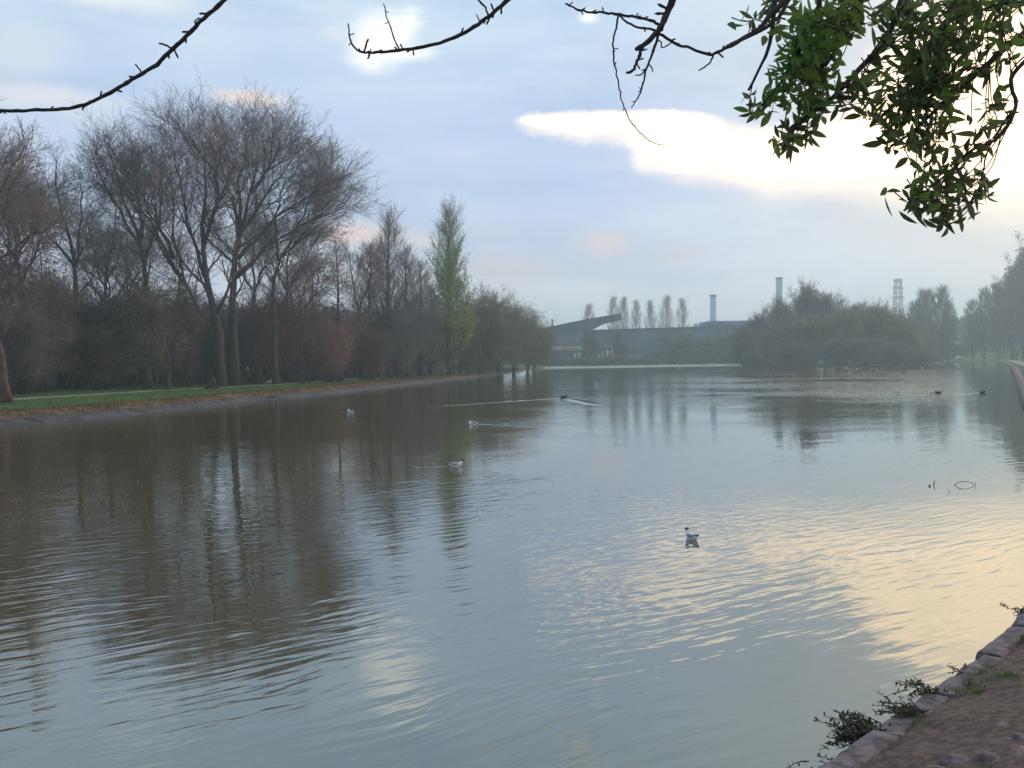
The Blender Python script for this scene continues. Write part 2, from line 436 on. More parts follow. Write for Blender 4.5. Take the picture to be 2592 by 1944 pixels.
# the near bank has its own fine sheet: keep the ground under it
nr = (np.hypot(gx, gy) < 16) & (sdist(GP, LAKE) > 0)
hh = np.where(nr, hh - .12, hh)
idx = np.arange(len(gx)).reshape(RR.shape)
A = idx[:-1]; B = idx[1:]
q = np.stack([A, B, np.roll(B, -1, 1), np.roll(A, -1, 1)], -1).reshape(-1, 4)
cap_t = np.stack([idx[0], np.roll(idx[0], -1), np.full(len(th), len(gx))], -1)
V = np.concatenate([np.stack([gx, gy, hh], 1), [[0, 0, 1.1]]])
ground = link('ground', mesh_np('ground', V, [q, cap_t], True), M['grass'])
tag(ground, kind='structure')

# ------------------------------------------------------------------ water
wm = bpy.data.materials.new('lake_water'); wm.use_nodes = True; wm.node_tree.nodes.clear()
t = NT(wm.node_tree)
pos = t.node('ShaderNodeNewGeometry').outputs['Position']
px_, py_, _z = t.sep(pos)
dist = t.m('SQRT', t.m('ADD', t.m('MULTIPLY', px_, px_), t.m('MULTIPLY', py_, py_)))
warp = t.v('ADD', pos, t.v('MULTIPLY', t.noise(pos, .22, 2, .5, col=True), (1.2, 1.0, 0)))
def rip(sx_, sy_, scale, ang=0, detail=2, w_=0):
    mp = t.node('ShaderNodeMapping'); mp.inputs['Rotation'].default_value = (0, 0, R(ang))
    t.put(mp.inputs[0], warp)
    return t.noise(t.v('MULTIPLY', mp.outputs[0], (sx_, sy_, 1)), scale, detail, .45, w_)
h1 = rip(.62, 2.5, 2.1, -36, 2, .1)       # short crests
h2 = rip(.6, 2.4, 3.4, -30, 2, .1)        # fine ripples
h3 = rip(.30, 1.0, .55, -34, 2, .2)          # slow swell
calm = t.smooth(t.noise(pos, .085, 3, .5), .38, .62)
gust = t.smooth(t.noise(t.v('MULTIPLY', pos, (.6, 1.4, 1)), .05, 3, .55, .3), .44, .60)
nearf = t.smooth(dist, 34, 11)
amp1 = t.m('MULTIPLY', t.m('MULTIPLY_ADD', calm, 1.0, t.smooth(px_, 3, -8, .18, .5)), t.m('MULTIPLY_ADD', nearf, .75, .5))
H = t.m('MULTIPLY', h1, t.m('MULTIPLY', amp1, .0105))
H = t.m('ADD', H, t.m('MULTIPLY', h2, t.m('MULTIPLY', t.m('MULTIPLY_ADD', gust, 1.0, .15), .0036)))
H = t.m('ADD', H, t.m('MULTIPLY', h3, .008))
azr = t.m('DIVIDE', px_, t.m('MAXIMUM', py_, 1.0))
zone = t.m('MULTIPLY', t.m('MULTIPLY', t.smooth(azr, .10, .22), t.smooth(azr, .50, .42)), t.m('MULTIPLY', t.smooth(py_, 44, 75), t.smooth(py_, 215, 170)))
zone = t.m('MULTIPLY', zone, t.smooth(t.noise(pos, .045, 3, .6), .34, .56))
H = t.m('ADD', H, t.m('MULTIPLY', t.noise(t.v('MULTIPLY', pos, (.7, 1.3, 1)), 1.1, 2, .5), t.m('MULTIPLY', zone, .09)))
def seg_line(a, b, width, height, fade=True):
    """a thin raised wake along the segment a-b"""
    global H
    a = np.array(a); b = np.array(b); L = np.linalg.norm(b - a); u = (b - a) / L
    dx = t.m('SUBTRACT', px_, float(a[0])); dy = t.m('SUBTRACT', py_, float(a[1]))
    s_ = t.m('ADD', t.m('MULTIPLY', dx, float(u[0])), t.m('MULTIPLY', dy, float(u[1])))
    n_ = t.m('SUBTRACT', t.m('MULTIPLY', dx, float(u[1])), t.m('MULTIPLY', dy, float(u[0])))
    g = t.m('EXPONENT', t.m('MULTIPLY', t.m('MULTIPLY', n_, n_), -1 / (width * width)))
    g = t.m('MULTIPLY', g, t.m('MULTIPLY', t.smooth(s_, -.1, .5), t.smooth(s_, L, L * .8)))
    H = t.m('ADD', H, t.m('MULTIPLY', g, height))
def rings(c, rmax, wl, height):
    global H
    dx = t.m('SUBTRACT', px_, float(c[0])); dy = t.m('SUBTRACT', py_, float(c[1]))
    r = t.m('SQRT', t.m('ADD', t.m('MULTIPLY', dx, dx), t.m('MULTIPLY', dy, dy)))
    g = t.m('MULTIPLY', t.m('SINE', t.m('MULTIPLY', r, 2 * math.pi / wl)), t.smooth(r, rmax, 0))
    H = t.m('ADD', H, t.m('MULTIPLY', g, height))
def w2(px, py): return on(px, py)[:2]
seg_line(w2(1428, 1007), w2(1040, 1033), .22, .05)
seg_line(w2(1428, 1007), w2(1515, 1026), .3, .05)
seg_line(w2(1197, 1073), w2(1420, 1072), .10, .03)
seg_line(w2(1197, 1073), w2(1400, 1082), .10, .02)
seg_line(w2(1140, 1180), w2(1040, 1182), .07, .02)
seg_line(w2(887, 1043), w2(960, 1042), .12, .03)
seg_line(w2(887, 1043), w2(850, 1045), .12, .03)
seg_line(w2(1625, 956), w2(1850, 951), .5, .06)
seg_line(w2(2115, 1040), w2(2010, 1070), .10, .004)
seg_line(w2(2360, 997), w2(2300, 1001), .2, .04)
seg_line(w2(2488, 995), w2(2410, 998), .2, .04)
seg_line(w2(2287, 943), w2(2250, 946), .5, .06)
rings(w2(1750, 1362), 4.5, .38, .0009)
rings(w2(1400, 1560), 2.5, .30, .0012)
bp = t.node('ShaderNodeBump'); bp.inputs['Strength'].default_value = 1; bp.inputs['Distance'].default_value = 1.0
t.put(bp.inputs['Height'], H)
gl = t.node('ShaderNodeBsdfGlossy'); gl.inputs['Roughness'].default_value = .012; gl.inputs['Color'].default_value = C(.86, .95, .98)
df = t.node('ShaderNodeBsdfDiffuse')
mud = t.mix(t.smooth(t.noise(pos, .06, 3), .35, .65), C(.088, .068, .022), C(.120, .078, .026))
t.put(df.inputs['Color'], mud)
fr = t.node('ShaderNodeFresnel'); fr.inputs['IOR'].default_value = 1.45
t.put(fr.inputs['Normal'], bp.outputs[0]); t.put(gl.inputs['Normal'], bp.outputs[0])
fac = t.m('MULTIPLY_ADD', fr.outputs[0], .64, .24, clamp=True)
mx = t.node('ShaderNodeMixShader'); t.put(mx.inputs[0], fac)
t.l.new(df.outputs[0], mx.inputs[1]); t.l.new(gl.outputs[0], mx.inputs[2])
o_ = t.node('ShaderNodeOutputMaterial'); t.l.new(mx.outputs[0], o_.inputs[0])
wb = MB(); wb.add([(-120, -60, 0), (300, -60, 0), (300, 460, 0), (-120, 460, 0)], [(0, 1, 2, 3)])
water = wb.build('water', wm); tag(water, kind='structure')

# ------------------------------------------------------------------ strips along the banks
def offset_poly(pts, d):
    """offset an open polyline to its left by d (arrays)"""
    pts = np.asarray(pts, float)
    T = np.gradient(pts, axis=0); T /= np.linalg.norm(T, axis=1, keepdims=True)
    N = np.stack([-T[:, 1], T[:, 0]], 1)
    return pts + N * d
def resample(pts, step):
    pts = np.asarray(pts, float); L = np.concatenate([[0], np.cumsum(np.linalg.norm(np.diff(pts, axis=0), axis=1))])
    n = max(2, int(L[-1] / step)); s = np.linspace(0, L[-1], n)
    return np.stack([np.interp(s, L, pts[:, i]) for i in range(pts.shape[1])], 1)
def strip(mb, pts, prof):
    """sweep profile [(offset,z)...] along pts"""
    rows = [np.column_stack([offset_poly(pts, o), np.full(len(pts), z)]) for o, z in prof]
    k = len(rows); n = len(pts); V = np.concatenate(rows); idx = np.arange(k * n).reshape(k, n)
    q = np.stack([idx[:-1, :-1], idx[:-1, 1:], idx[1:, 1:], idx[1:, :-1]], -1).reshape(-1, 4)
    mb.add(V, q)
LB = resample(leftb[::-1][2:], 1.0)            # runs away from the camera: land on its left
LBs = LB.copy(); k_ = np.ones(7) / 7
for i in (0, 1): LBs[3:-3, i] = np.convolve(LB[:, i], k_, 'valid')
m_ = MB(); strip(m_, LBs, [(-.5, -.22), (0.0, -.02), (.45, .14), (.85, .27), (1.0, .28), (1.1, .05)])
emb = m_.build('embankment', M['concrete']); tag(emb, kind='structure')
# expansion joints and cracks of the apron
m_ = MB(); strip(m_, LBs, [(.96, .25), (1.05, .292), (1.4, .36), (2.25, .505)])
vg = m_.build('verge', M['verge']); tag(vg, kind='structure')
for i, (cx_, cy_) in enumerate(((45, 1064), (214, 1042), (300, 1037), (470, 1028), (690, 1006), (860, 992))):
    c_ = on(cx_, cy_, .1)[:2]; j_ = int(np.argmin(np.linalg.norm(LBs - c_, axis=1))); j_ = min(max(j_, 1), len(LBs) - 2)
    T_ = LBs[j_ + 1] - LBs[j_ - 1]; T_ /= np.linalg.norm(T_); N_ = np.array([-T_[1], T_[0]])
    sg = -.7 if i < 3 else -.15
    P_ = [np.append(LBs[j_] + N_ * o_ + T_ * (sg * o_ if o_ > .3 else .35 * sg * (.6 - o_)), z_ + .004) for o_, z_ in ((0.02, -.012), (.22, .062), (.45, .14), (.85, .27), (.98, .28))]
    m_ = MB(); m_.tubes(P_, [.02, .024, .026, .022, .02], 5); m_.build('crack', M['wood'], emb)
# path
pathpx = [(-60, 1015), (32, 1011), (200, 1001), (380, 990), (550, 981), (700, 974), (792, 967), (1032, 949.5), (1120, 940), (1190, 932.5)]
PW = resample([on(x, y, .5)[:2] for x, y in pathpx], 2.0)
m_ = MB(); strip(m_, PW, [(-.7, .512), (.7, .512)])
pth = m_.build('path', M['path']); tag(pth, kind='structure')
# right-hand lakeside path and pale strip painted as water glare on far bank
RB = resample([(10.6, 17.5), (18.5, 32)] + right, 2.0)[1:]
m_ = MB(); strip(m_, RB[::-1][:len(RB) - 22], [(1.6, .46), (3.2, .64)])
rp = m_.build('path', M['path']); tag(rp, kind='structure')
FB = resample([tuple(p) for p in far[1:]], 4.0)
m_ = MB(); strip(m_, FB[::-1], [(.15, -.1), (.1, .26), (-.5, .28), (-.6, -.1)])
kb = m_.build('kerb_and_glare_strip', M['kerb']); tag(kb, 'pale low strip standing for water glare along the far shore below the blue hall', 'kerb')
m_ = MB(); strip(m_, np.array(RB), [(.25, -.2), (.2, .3), (-.5, .34), (-.6, -.1)])
kb = m_.build('kerb_and_glare_strip', M['stone']); tag(kb, 'grey stone kerb curving along the right-hand shore of the lake', 'kerb')

# verge of dead grass on the left bank + tufts over the lawn (nobody could count them)
def blades(P, hgt, wid, lean=.5):
    n = len(P); h = hgt * rng.uniform(.5, 1.3, n); a = rng.uniform(0, 2 * np.pi, n)
    dx = np.stack([np.cos(a), np.sin(a), np.zeros(n)], 1) * wid / 2
    top = P + np.stack([rng.normal(0, lean, n) * h, rng.normal(0, lean, n) * h, h], 1)
    V = np.stack([P - dx, P + dx, top], 1).reshape(-1, 3)
    return V, np.arange(3 * n).reshape(n, 3)
def along(line, n, o0, o1):
    i = rng.integers(0, len(line) - 1, n); f = rng.random((n, 1))
    p = line[i] * (1 - f) + line[i + 1] * f
    T = line[i + 1] - line[i]; T /= np.linalg.norm(T, axis=1, keepdims=True); N = np.stack([-T[:, 1], T[:, 0]], 1)
    return p + N * rng.uniform(o0, o1, (n, 1))
vs_ = LBs[:]
p = along(vs_, 34000, .75, 2.9); z = ground_h(p)
m_ = MB(); V, Tt = blades(np.column_stack([p, np.maximum(z, .22) - .03]), .16, .09, .6); m_.add(V, (), Tt)
o = m_.build('verge_grass', M['verge']); tag(o, 'rough brown dead grass along the top of the left concrete slope', 'grass', kind='stuff')
p = along(vs_, 70000, 2.4, 24.0); dpw = np.min(np.linalg.norm(p[:, None, :] - PW[None, :, :], axis=2), axis=1); p = p[dpw > 1.35]; z = ground_h(p)
m_ = MB(); V, Tt = blades(np.column_stack([p, z - .02]), .10, .07, .6); m_.add(V, (), Tt)
o = m_.build('lawn_grass', M['blade']); tag(o, 'green lawn grass between the left path and the trees', 'grass', kind='stuff')

# ------------------------------------------------------------------ trees
def norm(a): return a / (np.linalg.norm(a, axis=-1, keepdims=True) + 1e-9)
def spawn(P, Rd, m, t0, t1, ang, ang_sd, L, k=4, up=.15, wig=.12, rr_=.6, rtip=.006, rmin=.008, tpow=1.0):
    """grow m children on every parent polyline; L = length or function of t"""
    n, kp, _ = P.shape
    t = t0 + (t1 - t0) * ((np.arange(m)[None, :] + rng.random((n, m))) / m) ** tpow
    f = t * (kp - 1); i = np.minimum(f.astype(int), kp - 2); fr_ = (f - i)[..., None]
    ar = np.arange(n)[:, None]
    p = P[ar, i] * (1 - fr_) + P[ar, i + 1] * fr_
    T = norm(P[ar, i + 1] - P[ar, i])
    r = Rd[ar, i] * (1 - fr_[..., 0]) + Rd[ar, i + 1] * fr_[..., 0]
    phi = (np.arange(m) * 2.4)[None, :] + rng.random((n, 1)) * 6.28 + rng.normal(0, .5, (n, m))
    U = norm(np.cross(T, np.array([.3, .5, .81]))); Vv = np.cross(T, U)
    a = np.radians(ang + rng.normal(0, ang_sd, (n, m)))[..., None]
    d = np.cos(a) * T + np.sin(a) * (np.cos(phi)[..., None] * U + np.sin(phi)[..., None] * Vv)
    Ls = (L(t) if callable(L) else np.full((n, m), L)) * rng.uniform(.65, 1.25, (n, m))
    p = p.reshape(-1, 3); d = norm(d.reshape(-1, 3)); Ls = Ls.reshape(-1, 1)
    out = [p]; st = Ls / (k - 1)
    for j in range(k - 1):
        d = norm(d + np.array([0, 0, up]) + rng.normal(0, wig, d.shape))
        p = p + d * st; out.append(p)
    P2 = np.stack(out, 1)
    r0 = np.maximum(np.minimum(r.reshape(-1) * rr_, .02 + Ls[:, 0] * .03), rmin)
    R2 = r0[:, None] * np.linspace(1, 0, k)[None, :] ** .8
    R2 = np.maximum(R2, rtip)
    return P2, R2
def stem(pts, r0, r1, k=9, wob=.15):
    pts = resample(np.array(pts, float), np.inf) if len(pts) < 2 else np.array(pts, float)
    L = np.concatenate([[0], np.cumsum(np.linalg.norm(np.diff(pts, axis=0), axis=1))])
    s = np.linspace(0, L[-1], k)
    P = np.stack([np.interp(s, L, pts[:, i]) for i in range(3)], 1)
    P[1:-1] += rng.normal(0, wob, (k - 2, 3))
    return P, r0 + (r1 - r0) * np.linspace(0, 1, k) ** .8

def place_tree(name, label, cat, group, loc, trunk_mb, crown_mb, tm='bark', cm='twig', leaf_mb=None, lm='olive', cname='crown', lname='leaves'):
    root = empty(name, loc, label, cat, group)
    trunk_mb.build('trunk', M[tm], root, True)
    crown_mb.build(cname, M[cm], root)
    if leaf_mb is not None: leaf_mb.build(lname, M[lm], root)
    return root
def copy_tree(root, loc, label, rz=0, sc=1, group=None, cat=None):
    c = root.copy(); COL.objects.link(c)
    c.location = [float(v) for v in loc]; c.rotation_euler = (0, 0, rz); c.scale = (sc, sc, sc) if not isinstance(sc, tuple) else sc
    c['label'] = label
    if group: c['group'] = group
    for ch in list(root.children):
        d = ch.copy(); COL.objects.link(d); d.parent = c
    return c

def px_tree(name, label, cat, group, Y, stems, r0, spec, tm='bark', cm='twig', leaves=None, lm='olive', spread=1.5, tsz=1.0):
    """A tree whose main stems follow measured outlines at distance Y; stems = list of pixel polylines (first = trunk)."""
    b = at(*stems[0][0], Y); b[2] = gz(b[0], b[1]) - .15
    tb, cb = MB(), MB(); Ps, Rs = [], []
    for i, s in enumerate(stems):
        w_ = []
        dy = rng.uniform(-spread, spread) if i else 0
        for j, (x, y) in enumerate(s):
            q = at(x, y, Y) - b
            if i == 0 and j == 0: q[:] = 0
            q[1] += dy * j / max(1, len(s) - 1) * 2.2
            w_.append(q)
        r = r0 if i == 0 else r0 * .42
        P, Rr = stem(w_, r, .035, 10, .12)
        if i == 0: Rr[0] *= 1.35
        tb.tubes(P, Rr, 8); Ps.append(P); Rs.append(Rr)
    P = np.stack(Ps); Rr = np.stack(Rs)
    lf = []
    for j, sp in enumerate(spec):
        P, Rr = spawn(P, Rr, **sp)
        (tb if j == 0 else cb).tubes(P, Rr, 5 if j == 0 else 3, cap=(j == 0))
        lf.append(P)
    leaf = None
    if leaves:
        leaf = MB(); L_ = lf[-1].reshape(-1, 3); leaf.quads_at(L_[rng.integers(0, len(L_), leaves[0])] + rng.normal(0, .08, (leaves[0], 3)), leaves[1])
    return place_tree(name, label, cat, group, b, tb, cb, tm, cm, leaf, lm)

G_L = 'bare trees along the left bank'
vase = [dict(m=13, t0=.28, t1=.98, ang=36, ang_sd=10, L=lambda t: 6.8 * (1.15 - t * .75), k=6, up=.07, wig=.12, rr_=.55, rtip=.014),
        dict(m=8, t0=.2, t1=1, ang=36, ang_sd=13, L=2.9, k=5, up=.07, wig=.14, rr_=.6, rtip=.009),
        dict(m=6, t0=.15, t1=1, ang=34, ang_sd=13, L=1.5, k=3, up=.07, wig=.15, rr_=.6, rtip=.008),
        dict(m=3, t0=.2, t1=1, ang=28, ang_sd=10, L=.75, k=2, up=.1, wig=.1, rr_=.7, rtip=.006)]
def spec_of(base, **ch):
    out = []
    for i, s in enumerate(base):
        s = dict(s); s['L'] = (lambda t, f=s['L'], q=ch.get('ls', 1): (f(t) if callable(f) else f) * q)
        s['m'] = max(2, int(s['m'] * ch.get('ms', 1)))
        if 'up' in ch: s['up'] = ch['up']
        if 'ang' in ch: s['ang'] = ch['ang']
        out.append(s)
    return out

# the two great trees
E1 = px_tree('bare_tree', 'tallest broad bare tree on the left bank, its crown fanning left from a forked trunk', 'tree', G_L, 91,
        [[(560, 968), (562, 905), (545, 780), (520, 690), (513, 560), (519, 430), (520, 330)],
         [(555, 900), (500, 760), (458, 690), (430, 590), (420, 480), (412, 400)],
         [(550, 860), (480, 730), (400, 600), (340, 500), (290, 430)],
         [(515, 600), (560, 480), (548, 400), (500, 330)],
         [(520, 690), (480, 560), (470, 450), (462, 360)],
         [(458, 690), (395, 560), (345, 450), (325, 375)],
         [(440, 640), (385, 500), (372, 400)],
         [(513, 620), (540, 520), (580, 440)]],
        .5, spec_of(vase, ls=.95))
E1.scale = (1, 1, .955)
E2 = px_tree('bare_tree', 'broad bare tree with a thick dark trunk right of the walker in maroon, rounded crown', 'tree', G_L, 94,
        [[(592, 968), (592, 850), (595, 702), (601, 591), (620, 544), (636, 465), (652, 400), (655, 330)],
         [(600, 620), (592, 500), (560, 440), (580, 350)],
         [(600, 600), (660, 480), (705, 420), (735, 370)],
         [(601, 640), (700, 525), (775, 465), (835, 425)],
         [(610, 560), (600, 430), (612, 370), (610, 330)],
         [(597, 690), (680, 600), (760, 540), (845, 500)],
         [(636, 465), (680, 400), (700, 340)]],
        .54, spec_of(vase, ls=.98))
E2.scale = (1, 1, .955)
px_tree('bare_tree', 'bare tree leaning to the right, its long limbs fanning over the conical bare trees', 'tree', G_L, 98,
        [[(699, 955), (697, 850), (695, 738), (703, 660), (745, 620), (792, 583), (840, 545)],
         [(703, 660), (690, 560), (700, 470), (740, 410)],
         [(710, 650), (770, 540), (800, 450), (820, 400)],
         [(745, 620), (820, 520), (860, 480)]],
        .36, spec_of(vase, ls=.62, up=.06))
px_tree('bare_tree', 'slender bare tree leaning left in front of the tallest tree, ivy on its trunk', 'tree', G_L, 86,
        [[(375, 962), (372, 820), (364, 620), (339, 585), (300, 496), (291, 433), (275, 380)],
         [(364, 640), (300, 540), (250, 440), (236, 400)],
         [(360, 600), (352, 520), (350, 430)],
         [(366, 660), (420, 560), (440, 480)]],
        .38, spec_of(vase, ls=.55))
# others on the left bank
alder = [dict(m=44, t0=.16, t1=.99, ang=68, ang_sd=10, L=lambda t: 5.0 * (1.12 - t), k=5, up=.06, wig=.1, rr_=.4, rtip=.012),
         dict(m=9, t0=.15, t1=1, ang=45, ang_sd=12, L=1.5, k=4, up=.07, wig=.14, rr_=.6, rtip=.009),
         dict(m=7, t0=.15, t1=1, ang=42, ang_sd=14, L=.8, k=3, up=.05, wig=.15, rr_=.7, rtip=.007)]
TA = px_tree('alder_tree', 'straight bare tree with a fine twiggy round top, second trunk from the left edge', 'tree', G_L, 88,
        [[(204, 970), (196, 800), (190, 655), (160, 560), (145, 480), (143, 405)],
         [(190, 700), (215, 560), (222, 470)], [(192, 680), (110, 560), (85, 500)]],
        .36, spec_of([dict(alder[0], m=22, ang=50), alder[1], alder[2]], ls=1.05))
TC_ = px_tree('alder_tree', 'conical bare tree standing left of the grey columnar trees, level twigs', 'tree', G_L, 108,
        [[(860, 944), (858, 820), (856, 720), (852, 630)]], .3, spec_of(alder, ls=.95))
px_tree('bare_tree', 'thin forked sapling between the path and the wood, greenish twigs', 'tree', G_L, 82,
        [[(430, 977), (422, 900), (432, 820), (450, 740)], [(424, 900), (405, 830), (398, 770)], [(428, 860), (470, 790), (480, 740)]],
        .17, spec_of([dict(alder[0], m=14, ang=45), alder[1], alder[2]], ls=.6), cm='twig', leaves=(5000, .13), lm='olive')
# foreground left trunk, red-brown, at the frame edge
px_tree('bare_tree', 'red-brown leaning trunk at the left edge of the photograph, nearest tree on the left bank', 'tree', G_L, 58,
        [[(18, 1012), (8, 940), (-8, 870), (-30, 760), (-60, 640), (-90, 500)],
         [(-20, 800), (-20, 620), (5, 520), (30, 470), (60, 430)],
         [(-40, 700), (-30, 520), (0, 420), (20, 345)],
         [(-30, 740), (10, 640), (60, 590), (110, 570)]],
        .27, spec_of(vase, ls=.42, ms=.85), tm='redbark')
px_tree('bare_tree', 'bare tree rising behind the red-brown trunk at the left edge', 'tree', G_L, 76,
        [[(70, 985), (62, 850), (50, 700), (40, 600), (20, 500)], [(50, 720), (100, 620), (130, 560)], [(48, 680), (0, 560), (-30, 480)]],
        .3, spec_of(vase, ls=.5))
TB = px_tree('bare_tree', 'small bare tree in the gap left of the tallest tree, twigs tangled', 'tree', G_L, 97,
        [[(290, 965), (285, 850), (280, 740), (262, 650)], [(282, 780), (320, 690), (335, 640)], [(283, 800), (240, 720), (215, 670)]],
        .25, spec_of(vase, ls=.5), cm='twig_grey')
px_tree('bare_tree', 'reddish bare tree right of the leaning one, its low crown full of fine twigs', 'tree', G_L, 102,
        [[(765, 950), (762, 860), (765, 760), (780, 700)], [(763, 830), (725, 740), (715, 690)], [(764, 800), (805, 730), (818, 690)]],
        .25, spec_of(vase, ls=.5, ang=40), cm='twig_red')
px_tree('bare_tree', 'bare tree with open limbs just left of the grey columnar trees', 'tree', G_L, 116,
        [[(915, 942), (912, 850), (905, 780), (890, 700), (885, 640)], [(908, 800), (930, 720), (945, 650)]],
        .25, spec_of(vase, ls=.5))
for src_, px_i, Y_, sc_, lab_ in ((TA, -50, 84, 1.15, 'bare tree at the left frame edge, twiggy crown behind the red-brown trunk'),
        (TC_, 110, 98, .95, 'conical bare tree left of the second trunk from the left'),
        (TA, 265, 108, 1.0, 'bare round-topped tree in the wood behind the slender leaning tree, left side'),
        (TB, 335, 112, 1.3, 'tangled bare tree in the wood straight behind the slender leaning tree'),
        (TC_, 455, 108, 1.05, 'conical bare tree in the wood behind the forked sapling'),
        (TB, 640, 112, 1.35, 'tangled bare tree in the wood between the two great trunks and the leaning tree'),
        (TC_, 795, 118, .98, 'second conical bare tree, behind and left of the one by the grey poplars'),
        (TB, 720, 118, 1.4, 'bare tree in the wood behind the tree leaning right'),
        (TC_, 1060, 140, .75, 'small conical bare tree between the grey poplars and the green one'),
        (TB, 20, 96, 1.5, 'broad tangled bare tree behind the left edge of the wood')):
    x_ = at(px_i, 900, Y_)[0]; copy_tree(src_, (x_, Y_, gz(x_, Y_) - .1), lab_, random.uniform(0, 6.28), sc_)
# red-brown and grey shrubs in front of the wood
def bush_mbs(wd, ht, nst, spec, leaves=None):
    tb, cb = MB(), MB(); Ps, Rs = [], []
    for i in range(nst):
        a = rng.uniform(0, 6.28); r = abs(rng.normal(0, .42)); r = min(r, 1)
        top = np.array([math.cos(a) * r * wd / 2, math.sin(a) * r * wd / 2, ht * math.sqrt(max(.05, 1 - r * r * .8)) * rng.uniform(.7, 1)])
        b = np.array([math.cos(a) * r * wd * .16, math.sin(a) * r * wd * .16, -.1])
        mid = b * .5 + top * .5 + np.array([0, 0, ht * .08])
        P, Rr = stem([b, mid, top], .09, .015, 7, .08); Ps.append(P); Rs.append(Rr)
    P = np.stack(Ps); Rr = np.stack(Rs); tb.tubes(P, Rr, 5)
    for sp in spec:
        P, Rr = spawn(P, Rr, **sp); cb.tubes(P, Rr, 3, cap=False)
    lf = None
    if leaves:
        lf = MB(); L_ = P.reshape(-1, 3); lf.quads_at(L_[rng.integers(0, len(L_), leaves[0])] + rng.normal(0, .12, (leaves[0], 3)), leaves[1])
    return tb, cb, lf
bsp = [dict(m=12, t0=.15, t1=1, ang=48, ang_sd=12, L=1.9, k=4, up=.08, wig=.15, rr_=.6, rtip=.012),
       dict(m=9, t0=.1, t1=1, ang=40, ang_sd=14, L=.95, k=3, up=.05, wig=.15, rr_=.7, rtip=.010),
       dict(m=5, t0=.1, t1=1, ang=40, ang_sd=14, L=.5, k=2, up=.05, wig=.15, rr_=.7, rtip=.009)]
BUSH = {}
def bush(kind, px, Y, wd, ht, label, cm='twig', leaves=None, lm='olive', group='shrubs under the left trees', cat='shrub', name='shrub'):
    x = at(px, 900, Y)[0]; z = gz(x, Y)
    if kind in BUSH:
        r, w0, h0 = BUSH[kind]
        return copy_tree(r, (x, Y, z), label, random.uniform(0, 6.28), (wd / w0, wd / w0, ht / h0), group)
    tb, cb, lf = bush_mbs(wd, ht, int(9 + wd * 1.2), bsp, leaves)
    o = place_tree(name, label, cat, group, (x, Y, z), tb, cb, 'bark', cm, lf, lm, cname='twigs')
    BUSH[kind] = (o, wd, ht); return o
bush('red', 840, 104, 7, 5.6, 'red-brown bare shrub at the foot of the conical bare tree', 'twig_red')
bush('red', 700, 104, 8, 8.5, 'large red-brown thicket shrub behind the leaning tree right of the walker in maroon')
bush('red', 330, 100, 8, 8.5, 'red-brown shrub behind the slender ivy-clad tree')
bush('red', 930, 113, 6, 5.4, 'low red-brown shrub below the tree with open limbs')
bush('olive', 110, 80, 7.5, 9.5, 'olive green budding shrub near the left edge with arching twigs', 'twig', (5500, .14), 'olive')
bush('olive', 465, 92, 5, 8.0, 'olive green shrub between the forked sapling and the tallest tree')
bush('olive', 245, 84, 6, 5.5, 'low olive green shrub right of the second trunk from the left')
bush('grey', 160, 92, 9, 9.0, 'grey twiggy shrub behind the second trunk from the left', 'twig_grey')
bush('grey', 60, 74, 6.5, 7.0, 'big grey-brown shrub filling the gap beside the trunk at the left edge')
bush('grey', 520, 104, 8, 8.5, 'grey twiggy shrub behind the tallest tree')
bush('grey', 640, 106, 8, 8.0, 'grey twiggy shrub seen between the two great trunks and the leaning tree')
bush('grey', 780, 112, 9, 9.0, 'grey twiggy shrub behind the reddish tree')
bush('grey', 1010, 126, 8, 9.0, 'grey twiggy shrub at the foot of the grey columnar trees')
bush('ivy', 365, 86.5, 2.6, 9.5, 'dense green ivy mass wrapped round the slender leaning tree', 'twig', (6000, .2), 'ivy', name='ivy_bush', cat='ivy')
bush('ever', 262, 92, 6.5, 7.0, 'dark evergreen bush in the shade under the left trees', 'twig', (14000, .22), 'evergreen')
bush('ever', 800, 118, 9, 6.5, 'dark evergreen bush behind the reddish tree')

